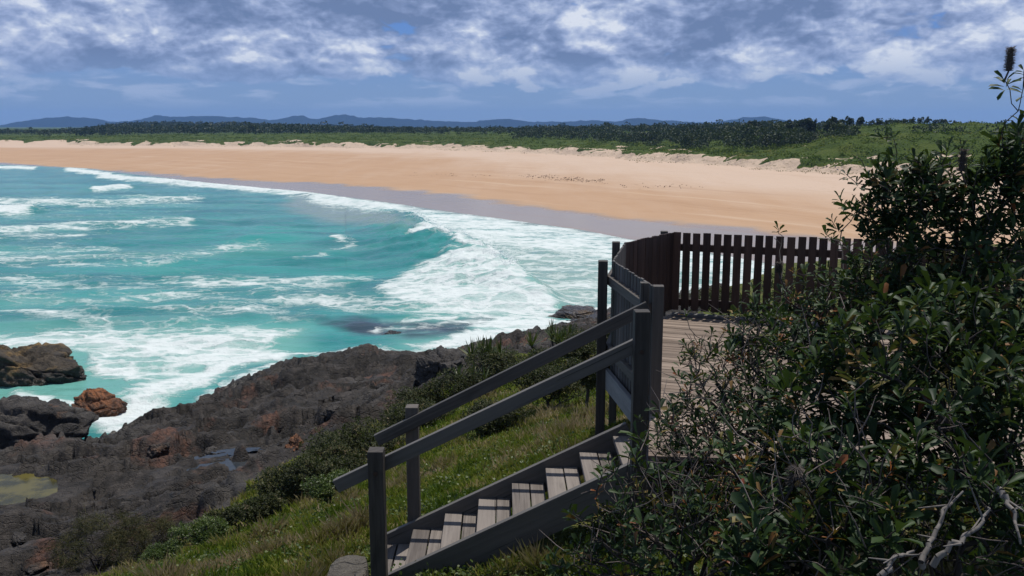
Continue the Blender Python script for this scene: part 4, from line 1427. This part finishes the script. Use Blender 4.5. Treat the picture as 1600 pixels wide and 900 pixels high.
def rosettes(T, D, size, per=9):
    """whorls of leaves at the tips T pointing along D -> P, A, N, L, W (rings of leaves down the last of the twig)"""
    n = len(T)
    D = unit(D)
    h = np.where(np.abs(D[:, 2:3]) > .9, np.array([[1., 0, 0]]), np.array([[0., 0, 1]]))
    s = unit(np.cross(D, h)); t_ = np.cross(s, D)
    k = np.arange(per)
    ang = (k * 2.39996)[None, :] + rng.uniform(0, 6.28, (n, 1)) + rng.normal(0, .25, (n, per))
    tilt = np.radians(38 + 50 * (k / per))[None, :] + rng.normal(0, .20, (n, per))
    rad = s[:, None] * np.cos(ang)[..., None] + t_[:, None] * np.sin(ang)[..., None]
    A = D[:, None] * np.cos(tilt)[..., None] + rad * np.sin(tilt)[..., None]
    N = D[:, None] * np.sin(tilt)[..., None] - rad * np.cos(tilt)[..., None]
    size = np.broadcast_to(np.asarray(size, float), (n,))[:, None]
    P = T[:, None] - D[:, None] * (k / per)[None, :, None] * size[..., None] * .8 + rad * .004
    L = size * rng.uniform(.7, 1.15, (n, per)); W = L * rng.uniform(.27, .40, (n, per))
    f = lambda a: a.reshape(-1, *a.shape[2:])
    N = N + rng.normal(0, .18, N.shape)
    return f(P), f(A), f(N), f(L), f(W)


def skeleton(base, tips, up=.35):
    """join tips to the base by a branching frame -> nodes, parent index, load"""
    order = np.argsort(np.linalg.norm(tips - base, axis=1))
    N = [np.asarray(base, float)]; par = [-1]
    arr = np.empty((len(tips) * 2 + 2, 3)); arr[0] = base; cost = np.zeros(len(arr)); n = 1
    for i in order:
        q = tips[i]
        d = np.linalg.norm(arr[:n] - q, axis=1)
        c = d + cost[:n] * .35 + np.maximum(0, arr[:n, 2] - q[2]) * 1.2
        j = int(np.argmin(c))
        L = d[j]
        if L > .10:                               # a bent limb: rise first, then reach out
            mid = arr[j] * .5 + q * .5 + np.array([0, 0, -.10 * L]) + rng.normal(0, .07 * L, 3)
            arr[n] = mid; cost[n] = cost[j] + L * .5; par.append(j); j = n; n += 1
        arr[n] = q; cost[n] = cost[j] + np.linalg.norm(arr[j] - q); par.append(j); n += 1
    par = np.array(par); load = np.ones(n)
    for i in range(n - 1, 0, -1):
        load[par[i]] += load[i]
    return arr[:n], par, load


def limbs(name, nodes, par, load, r0, root, org, m=M_TWIG, rmin=.0026, sides=5, power=.45, twigs=0):
    i = np.arange(1, len(nodes))
    rad = np.maximum(rmin, r0 * (load / load.max()) ** power)
    V, F = tubes(nodes[par[i]] - org, nodes[i] - org, np.minimum(rad[par[i]], rad[i] * 1.35), rad[i], sides)
    k = sides
    uv = np.stack([np.tile(np.repeat([0, .3], k), len(i)) + np.repeat(rng.uniform(0, 30, len(i)), 2 * k), np.tile(np.arange(k) * .02, 2 * len(i))], 1)
    mi = np.zeros(len(F), int)
    if twigs:                                        # leafless grey twigs
        q = rng.choice(np.arange(1, len(nodes)), twigs)
        a0 = nodes[q] - org; dd = unit(rng.normal(size=(twigs, 3)) * np.array([1, 1, .6]) + np.array([0, 0, .9]))
        ln = rng.uniform(.07, .28, twigs)[:, None]
        a1 = a0 + dd * ln * .5; a2 = a1 + unit(dd + rng.normal(0, .3, dd.shape)) * ln * .5
        V2, F2 = tubes(np.vstack([a0, a1]), np.vstack([a1, a2]), np.r_[np.full(twigs, .0032), np.full(twigs, .0026)], np.r_[np.full(twigs, .0026), np.full(twigs, .0012)], sides)
        mi = np.r_[mi, np.ones(len(F2), int)]; F = np.vstack([F, F2 + len(V)]); V = np.vstack([V, V2]); uv = np.vstack([uv, V2[:, [2, 0]] * 3])
    return npmesh(name, V, F, [m, M_GREYTWIG], root, uv=uv, mi=mi)


def flower_cone(p, d, L, root, org, spent=True):
    """bottlebrush cone: woody core with fine styles all round"""
    d = unit(np.asarray(d, float)); p = np.asarray(p, float)
    n = 420
    s = rng.random(n); a = rng.uniform(0, 6.28, n)
    h = np.array([1., 0, 0]) if abs(d[2]) > .9 else np.array([0, 0, 1.])
    u = unit(np.cross(d, h)); v = np.cross(u, d)
    rad = u * np.cos(a)[:, None] + v * np.sin(a)[:, None]
    P0 = p + d * (s * L)[:, None] + rad * .011
    P1 = P0 + unit(rad * 1.0 + d * rng.normal(-.35 if spent else .2, .25, n)[:, None]) * rng.uniform(.6, 1.1, n)[:, None] * (.036 if spent else .020)
    Va, Fa = tubes(P0 - org, P1 - org, .0013, .0008, 3)
    Vb, Fb = tubes(np.array([p, p + d * L * .9]) - org, np.array([p + d * L * .9, p + d * L]) - org, [.016, .015], [.015, .006], 8)
    V = np.vstack([Va, Vb]); F = np.vstack([Fa, Fb + len(Va)])
    tint = np.concatenate([np.repeat(rng.uniform(.3, 1, n), 6), np.full(len(Vb), .05)])
    return npmesh('flower_cone', V, F, M_CONE, root, attrs={'tint': tint})


def blob_tips(lobes, n):
    """points through ellipsoids given as (px, py, Y, radius in px, flattening)"""
    w_ = np.array([l[3] ** 2 for l in lobes], float); w_ /= w_.sum()
    out = []
    for l, c in zip(lobes, (w_ * n).astype(int) + 1):
        ctr = at_y(l[0], l[1], l[2]); r = l[3] / FPX * l[2]
        d = unit(rng.normal(size=(c, 3))); q = rng.random(c) ** (1 / 2.2)
        out.append(ctr + d * q[:, None] * r * np.array([1, l[4] if len(l) > 4 else .8, 1]))
    return np.vstack(out)


def banksia(lobes, base, n, size, label, cones=(), young=.035, r0=.034, extra=(), bare=.12, orient_up=.75, per=9, shoots=.08):
    base = np.array([*base, gz(*base) - .05])
    tips = blob_tips(lobes, n)
    tips = tips[tips[:, 2] > ground_z(tips[:, 0], tips[:, 1]) + .04]
    k = rng.random(len(tips)) < shoots               # long leaders that stand above the rest
    tips[k] += np.stack([rng.normal(0, .05, k.sum()), rng.normal(0, .05, k.sum()), rng.uniform(.08, .24, k.sum())], 1)
    if len(extra):
        tips = np.vstack([tips, extra])
    root = empty('banksia_shrub', base, label, 'shrub')
    nodes, par, load = skeleton(base, tips)
    limbs('branches', nodes, par, load, r0, root, base, twigs=170 if bare > .28 else 40)
    i = np.arange(1, len(nodes))
    dirv_ = nodes[i] - nodes[par[i]]
    D = unit(unit(dirv_) * .75 + np.array([0, 0, orient_up]) + rng.normal(0, .30, (len(i), 3)))
    leafy = (load[i] < 2.5) & (rng.random(len(i)) > bare)
    T = nodes[i][leafy]; D = D[leafy]
    yg = rng.random(len(T)) < young
    P, A, N, L, W = rosettes(T[~yg], D[~yg], size * rng.uniform(.62, 1.35, (~yg).sum()), per)
    V, F = leaves(P, A, N, L, W)
    tint = np.clip(np.repeat(rng.normal(.40, .17, (~yg).sum()), per) + rng.normal(0, .13, len(P)), 0, .92)
    dead = np.repeat(rng.random((~yg).sum()) < .035, per); tint = np.where(dead, rng.uniform(.93, .975, len(P)), tint)
    odd = rng.random(len(P)); tint = np.where(odd < .05, rng.uniform(.93, 1, len(P)), tint)
    npmesh('foliage', V - base, F, M_BANKSIA, root, attrs={'tint': np.repeat(tint, 8)})
    P, A, N, L, W = rosettes(T[yg], D[yg], size * .62, 7)
    V, F = leaves(P, A, N, L, W)
    npmesh('young_leaves', V - base, F, M_YOUNG, root, attrs={'tint': np.repeat(rng.random(len(P)), 8)})
    for (px, py, Y, Lc) in cones:
        c = at_y(px, py, Y)
        flower_cone(c - np.array([0, 0, Lc * .5]), (rng.normal(0, .12), rng.normal(0, .12), 1), Lc, root, base, py > 500)
        k = np.argmin(np.linalg.norm(nodes - (c - np.array([0, 0, Lc])), axis=1))
        V, F = tubes([nodes[k] - base], [c - np.array([0, 0, Lc * .5]) - base], .006, .005, 5)
        npmesh('stalk', V, F, M_TWIG, root, uv=V[:, [2, 0]])
    return root


def spire(pts, k=2):
    """explicit tips along a bare rising stem"""
    return np.array([at_y(*p) for p in pts])


banksia([(1500, 440, 5.4, 130), (1420, 330, 5.4, 85), (1560, 330, 5.3, 80), (1585, 240, 5.25, 38), (1535, 285, 5.3, 45), (1455, 300, 5.4, 48), (1600, 300, 5.2, 60), (1390, 285, 5.5, 34), (1370, 345, 5.4, 40), (1570, 520, 5.0, 100), (1470, 290, 5.5, 40)], (4.2, 5.6), 1500, .078,
        'tallest banksia shrub at the right edge topped by a flower cone', cones=((1578, 92, 5.1, .13), (1503, 250, 5.3, .13), (1380, 300, 5.4, .09), (1432, 262, 5.4, .1)),
        extra=spire([(1585, 250, 5.2), (1572, 190, 5.2), (1592, 205, 5.15), (1578, 140, 5.1), (1596, 150, 5.2), (1570, 125, 5.1), (1560, 250, 5.3), (1540, 262, 5.3), (1600, 110, 5.15)]), young=.015)
banksia([(1335, 515, 5.6, 95), (1260, 535, 5.6, 80), (1415, 450, 5.6, 85), (1200, 545, 5.5, 65), (1235, 475, 5.8, 36), (1340, 430, 5.8, 30)], (3.1, 5.7), 820, .070,
        'banksia shrub in front of the picket fence hiding its right half', cones=((1217, 418, 5.8, .07), (1330, 505, 5.2, .08)),
        extra=spire([(1318, 330, 6.6), (1300, 345, 6.6), (1330, 345, 6.5), (1312, 310, 6.6), (1290, 365, 6.5), (1216, 356, 6.9), (1210, 372, 6.8), (1222, 368, 6.8), (1228, 445, 6.1), (1222, 418, 6.4), (1218, 392, 6.7), (1318, 425, 6.0), (1316, 390, 6.3), (1315, 360, 6.5), (1345, 320, 6.4)]), young=.07, bare=.2, per=8, shoots=.15)
banksia([(1130, 620, 5.1, 78), (1085, 560, 5.6, 34), (1100, 690, 4.8, 90), (1190, 600, 5.0, 80), (1050, 690, 5.2, 40), (1165, 540, 5.5, 40), (1200, 700, 4.7, 90)], (1.9, 4.9), 900, .058,
        'twiggy banksia shrub leaning over the deck boards beside the stair top', young=.13, bare=.30, per=7, shoots=.22)
banksia([(1400, 610, 4.3, 150), (1300, 660, 4.3, 120), (1520, 640, 4.3, 130), (1480, 530, 4.6, 100), (1590, 700, 4.0, 110)], (2.6, 4.2), 820, .094,
        'broad leafy banksia shrub with two spent grey flower cones low at right', cones=((1270, 562, 4.6, .10), (1545, 562, 4.5, .10), (1472, 655, 4.1, .10)), young=.03)
banksia([(1010, 780, 4.4, 75), (1060, 850, 4.0, 100), (960, 850, 4.3, 70), (1130, 780, 4.2, 100), (900, 880, 4.3, 50), (1160, 880, 3.7, 90)], (1.0, 4.1), 820, .066,
        'low twiggy banksia shrub hiding the lower side of the stairs', young=.08, bare=.45, per=7, shoots=.22)
banksia([(1270, 770, 3.7, 130), (1350, 850, 3.4, 120), (1230, 870, 3.5, 110), (1470, 790, 3.6, 130), (1560, 830, 3.4, 120)], (1.7, 3.3), 620, .092,
        'front banksia shrub along the bottom of the view with an orange new shoot', young=.06, bare=.35,
        cones=((1243, 742, 3.5, .08),))

# bleached dead limbs poking out at the bottom right
for pts, lab in (([(1440, 890, 3.1), (1452, 845, 3.15), (1475, 800, 3.25), (1500, 770, 3.3)], 'bleached dead branch rising at the bottom right'),
                 ([(1375, 905, 3.0), (1400, 872, 3.05), (1430, 862, 3.1)], 'short bleached stick lying near the bottom edge'),
                 ([(1455, 885, 3.05), (1490, 850, 3.05), (1535, 818, 3.1), (1545, 790, 3.15)], 'forked bleached branch beside the upright dead one'),
                 ([(1560, 760, 3.3), (1580, 790, 3.2), (1596, 850, 3.1)], 'thin curved bleached twig at the right edge')):
    Q = np.array([at_y(*p) for p in pts])
    q = np.linspace(0, len(Q) - 1, 14); C = np.stack([np.interp(q, np.arange(len(Q)), Q[:, k]) for k in range(3)], 1) + rng.normal(0, .006, (14, 3))
    r = np.linspace(.013, .004, 14)
    V, F = tubes(C[:-1], C[1:], r[:-1], r[1:], 6)
    for f in (.4, .6, .8):
        k = int(f * 13); e = C[k] + rng.normal(0, .06, 3) + np.array([0, 0, .05])
        V2, F2 = tubes([C[k]], [e], .005, .002, 5); F = np.vstack([F, F2 + len(V)]); V = np.vstack([V, V2])
    o = Q[0]
    tag(npmesh('dead_branch', V - o, F, M_DEADTWIG, uv=V[:, [2, 0]]), lab, 'branch').location = o


def shrub(px, py, Y, rx, rz, n, leaf, label, m=M_COAST, lobes=7, per=6, name='coastal_shrub'):
    """rounded salt-pruned shrub; px,py its middle, rx,rz half-size in photo pixels at distance Y"""
    c = at_y(px, py, Y); k = Y / FPX
    b = np.array([c[0], Y, gz(c[0], Y)])
    root = empty(name, b, label, 'shrub')
    cc = []
    for i in range(lobes):
        a = rng.uniform(0, 6.28); q = rng.uniform(.2, .75)
        cc.append(c + np.array([math.cos(a) * q * rx * k, math.sin(a) * q * rx * k * .7, rng.uniform(-.35, .35) * rz * k]))
    cc = np.array(cc)
    w_ = rng.integers(0, lobes, n)
    rr = np.array([rx * k * rng.uniform(.38, .58) for _ in range(lobes)])[w_]; rh = np.minimum(rr, rz * k * .75)
    d = unit(rng.normal(size=(n, 3))); d[:, 2] = np.abs(d[:, 2]) * np.where(rng.random(n) < .8, 1, -1)
    T = cc[w_] + d * np.stack([rr, rr, rh], 1) * (rng.random((n, 1)) ** .35)
    g = ground_z(T[:, 0], T[:, 1]); T[:, 2] = np.where(T[:, 2] < g + .03, g + rng.uniform(.03, .25, n), T[:, 2])
    sub_ = T[rng.choice(n, min(n, 150), False)]
    nodes, par, load = skeleton(b - np.array([0, 0, .05]), sub_)
    limbs('branches', nodes, par, load, .03, root, b, rmin=.004, sides=4)
    D = unit(d * .8 + np.array([0, 0, .7]) + rng.normal(0, .3, (n, 3)))
    P, A, N, L, W = rosettes(T, D, leaf * rng.uniform(.75, 1.25, n), per)
    W = W * 1.5
    A = unit(A); S = unit(np.cross(N, A))
    V = np.stack([P, P + A * L[:, None] * .55 - S * W[:, None] * .5, P + A * L[:, None], P + A * L[:, None] * .55 + S * W[:, None] * .5], 1).reshape(-1, 3)
    F = np.arange(len(V)).reshape(-1, 4)
    tint = np.clip(np.repeat(rng.normal(.45, .17, n) + fbm(T[:, 0] / .5, T[:, 1] / .5 + T[:, 2], 3) * .35, per) + rng.normal(0, .1, n * per), 0, 1)
    npmesh('foliage', V - b, F, m, root, attrs={'tint': np.repeat(tint, 4)}, smooth=False)
    return root


for a in (
    (505, 722, 16.4, 62, 40, 1700, .058, 'dark shrub joining the wide dark shrub to the one behind the handrails'),
    (660, 625, 20.5, 50, 36, 1300, .058, 'olive shrub at the top edge of the red rock'),
    (345, 815, 13.8, 34, 24, 800, .052, 'small olive shrub at the downhill tip of the shrub belt'),
    (452, 758, 15.6, 92, 52, 2470, 0.058, 'wide dark shrub on the grass edge left of the stair posts'),
    (560, 700, 17.2, 80, 52, 2090, 0.058, 'dark shrub behind the lower end of the handrails'),
    (395, 795, 14.4, 42, 26, 855, 0.054, 'smaller dark shrub spreading below the wide dark one'),
    (640, 655, 19.0, 62, 45, 1710, 0.058, 'grey green shrub in front of the red rock behind the lower handrail post'),
    (720, 615, 20.5, 62, 48, 1900, 0.058, 'shrub just below the spiky leaved plant nearest the ledge'),
    (800, 580, 22.0, 70, 48, 1900, 0.061, 'shrub between the two spiky leaved plants above the handrails'),
    (880, 560, 21.0, 62, 50, 1900, 0.058, 'tall shrub left of the outer deck post above the handrails'),
    (925, 530, 24.0, 50, 36, 1140, 0.061, 'shrub on the skyline against the foam beside the outer deck post'),
    (765, 650, 15.6, 60, 32, 1520, 0.051, 'dark shrub seen between the two handrails'),
    (860, 605, 16.5, 70, 36, 1710, 0.051, 'dark shrub under the upper handrail near the deck'),
    (915, 585, 15.0, 42, 34, 1140, 0.048, 'shrub close behind the outer deck post at the fascia'),
    (1010, 560, 15.5, 60, 40, 950, 0.054, 'shrub seen beneath the deck fascia behind the stair posts'),
    (1120, 470, 21.0, 75, 26, 1140, 0.061, 'shrub glimpsed through the pickets left of the banksia'),
    (1260, 450, 19.0, 90, 34, 1140, 0.061, 'shrub glimpsed through the pickets behind the banksia'),
):
    shrub(*a)
shrub(318, 838, 13.2, 48, 26, 1330, 0.041, 'bright green low shrub between the grass and the rock shelf', M_COASTL)
shrub(255, 868, 13.4, 36, 20, 855, 0.037, 'small bright green shrub on the rock edge beside the wispy bush', M_COASTL)
shrub(510, 760, 13.0, 50, 22, 950, 0.041, 'bright green low shrub at the foot of the wide dark shrub', M_COASTL)


def strap_plant(px, py, Y, spread, n, label):
    c = at_y(px, py, Y); b = np.array([c[0], Y, gz(c[0], Y)])
    root = empty('spiky_plant', b, label, 'plant')
    L0 = spread / FPX * Y
    z0 = max(.2, c[2] - b[2])
    V = []; F = []; T = []
    heads = [np.array([rng.normal(0, L0 * .45), rng.normal(0, L0 * .3), z0 * rng.uniform(.8, 1.05)]) for _ in range(6)]
    for i in range(n):
        h = heads[i % 6]; a = rng.uniform(0, 6.28); tl = rng.uniform(.05, 1.15); L = L0 * rng.uniform(.6, 1.1); w_ = L * .035
        out = np.array([math.cos(a), math.sin(a), 0]); s = np.array([-math.sin(a), math.cos(a), 0])
        pts = [h + (out * math.sin(tl) + np.array([0, 0, math.cos(tl)])) * L * f + np.array([0, 0, -.28 * L * f * f * math.sin(tl)]) for f in (0, .4, .75, 1)]
        k = len(V)
        for p, ww in zip(pts, (w_, w_ * 1.1, w_ * .7, .001)):
            V += [p - s * ww, p + s * ww]
        F += [(k + 2 * j, k + 2 * j + 1, k + 2 * j + 3, k + 2 * j + 2) for j in range(3)]
        T += [rng.random()] * 8
    npmesh('leaves', np.array(V), np.array(F), M_STRAP, root, attrs={'tint': np.array(T)})
    Vt, Ft = tubes([(0, 0, -.05)] * 6, heads, .04, .03, 6)
    npmesh('stem', Vt, Ft, M_TWIG, root, uv=Vt[:, [2, 0]])


strap_plant(757, 562, 22.5, 40, 220, 'spiky strap leaved plant standing against the foam behind the ledge rock')
strap_plant(868, 536, 23.5, 36, 200, 'spiky strap leaved plant beside the outer deck post on the skyline')
strap_plant(735, 588, 21.0, 30, 70, 'smaller spiky plant drooping beside the ledge rock')


def sheoak(px, py, Y, hpx, label):
    c = at_y(px, py, Y); b = np.array([c[0], Y, gz(c[0], Y) - .05]); k = Y / FPX; H = hpx * k
    root = empty('sheoak_bush', b, label, 'shrub')
    tips = []
    for i in range(70):
        a = rng.uniform(0, 6.28); q = rng.uniform(.1, 1) ** .7
        tips.append(b + np.array([math.cos(a) * q * H * .55, math.sin(a) * q * H * .5, H * rng.uniform(.35, .95) * (1 - .35 * q * q)]))
    tips = np.array(tips)
    nodes, par, load = skeleton(b, tips)
    limbs('branches', nodes, par, load, .022, root, b, rmin=.004)
    ends = nodes[1:][load[1:] < 3.5]
    n = 30
    E = np.repeat(ends, n, 0) + rng.normal(0, .05, (len(ends) * n, 3))
    d = unit(rng.normal(size=E.shape) * np.array([1, 1, .5]) + np.array([0, 0, .55]))
    L = rng.uniform(.10, .22, len(E))[:, None]
    mid = E + d * L * .6; tip = mid + (d * .5 + np.array([0, 0, -.35])) * L * .6
    V, F = tubes(np.vstack([E, mid]), np.vstack([mid, tip]), np.r_[np.full(len(E), .0038), np.full(len(E), .0034)], np.r_[np.full(len(E), .0034), np.full(len(E), .0015)], 3)
    tint = np.repeat(rng.random(len(E)), 6); tint = np.r_[tint, tint]
    npmesh('needles', V - b, F, M_NEEDLE, root, attrs={'tint': tint})


sheoak(160, 880, 15.0, 140, 'wispy brownish green bush growing from the rock at the bottom left')
sheoak(222, 850, 15.4, 110, 'second wispy bush half merged behind the brownish one')


# ------------------------------------------------------------------ grass and runners on the slope
def slope_grass():
    n = 150000
    r = 3.0 * (30 / 3.0) ** rng.random(n); a = np.radians(rng.uniform(-34, 30, n))
    x, y = r * np.sin(a), r * np.cos(a)
    L = land(x, y)
    sa = x * SD[0] + (y - Y0) * SD[1]; sb = x * SN[0] + (y - Y0) * SN[1]
    ok = (L['head'] > .5) & (L['rock'] < .55) & ~((sa > -1.4) & (sa < 1.1) & (sb > -.12) & (sb < SW + .1))
    x, y, z = x[ok], y[ok], L['z'][ok]
    dry = .06 + fbm(x / 1.3, y / 1.3, 4) + .30 * ss(-.8, 1.6, x) * (y < 14)
    dens = fbm(x / .5, y / .5, 3)
    ok = dens > -.35
    x, y, z, dry = x[ok], y[ok], z[ok], dry[ok]
    n = len(x)
    k = 4
    B = np.repeat(np.stack([x, y, z], 1), k, 0) + rng.normal(size=(n * k, 3)) * np.array([.03, .03, 0])
    h = rng.uniform(.035, .10, n * k) * np.repeat((1 + .7 * ss(.05, .5, dry)) * (.65 + 1.5 * np.clip(fbm(x / .45 + 3, y / .45, 3) + .15, 0, 1)), k)
    aa = rng.uniform(0, 6.28, n * k)
    ln = np.stack([np.cos(aa), np.sin(aa), 0 * aa], 1); s = np.stack([-np.sin(aa), np.cos(aa), 0 * aa], 1)
    wd = np.repeat(.0035 + .0006 * np.hypot(x, y) * .8, k)[:, None] * rng.uniform(.7, 1.4, (n * k, 1))
    tip = B + ln * (h * rng.uniform(.2, .9, n * k))[:, None] + np.array([0, 0, 1]) * h[:, None]
    mid = B + (tip - B) * .55 + np.array([0, 0, 1]) * (h * .12)[:, None]
    V = np.stack([B - s * wd, B + s * wd, mid + s * wd * .8, tip, mid - s * wd * .8], 1)
    F = np.arange(n * k * 5).reshape(-1, 5)
    tint = np.clip(np.repeat(.42 + dry * .9, k) + rng.normal(0, .14, n * k), 0, 1)
    m = leafmat('slope_grass', [(0, (.075, .125, .012)), (.4, (.165, .205, .020)), (.62, (.24, .22, .05)), (.8, (.30, .235, .12)), (1, (.42, .33, .21))], .6, .25, .25)
    tag(npmesh('slope_grass', V.reshape(-1, 3), F, m, attrs={'tint': np.repeat(tint, 5)}, smooth=False), 'short green grass with dry straw patches on the slope', 'grass', kind='stuff')
    # broad leaved runners
    n = 26000
    r = 5.0 * (24 / 5.0) ** rng.random(n); a = np.radians(rng.uniform(-32, 14, n))
    x, y = r * np.sin(a), r * np.cos(a)
    L = land(x, y)
    ok = (L['head'] > .5) & (L['rock'] < .35) & (fbm(x / .9 + 7, y / .9, 4) > -.02)
    x, y, z = x[ok], y[ok], L['z'][ok]
    C = np.repeat(np.stack([x, y, z + .05], 1), 5, 0) + rng.normal(size=(len(x) * 5, 3)) * np.array([.06, .06, .03])
    V, F = cards(C, rng.uniform(.010, .022, len(C)), aspect=.8, flat=.55)
    tag(npmesh('ground_runner', V, F, M_COASTL, attrs={'tint': np.repeat(rng.random(len(C)), 4)}, smooth=False), 'small round leaves of creeping ground cover in the grass', 'ground cover', kind='stuff')
    # litter under the banksias
    n = 9000
    x = rng.uniform(.2, 6, n); y = rng.uniform(1.6, 6.5, n)
    ok = (x > .25 * y - .6)
    x, y = x[ok], y[ok]
    C = np.stack([x, y, ground_z(x, y) + .02], 1)
    V, F = cards(C, rng.uniform(.02, .05, len(C)), aspect=.35, flat=.8)
    m = leafmat('leaf_litter', [(0, (.035, .022, .014)), (.6, (.09, .06, .04)), (1, (.17, .13, .10))], .8, 0, .2)
    tag(npmesh('leaf_litter', V, F, m, attrs={'tint': np.repeat(rng.random(len(C)), 4)}, smooth=False), 'dry brown leaf litter under the banksia shrubs', 'litter', kind='stuff')


slope_grass()
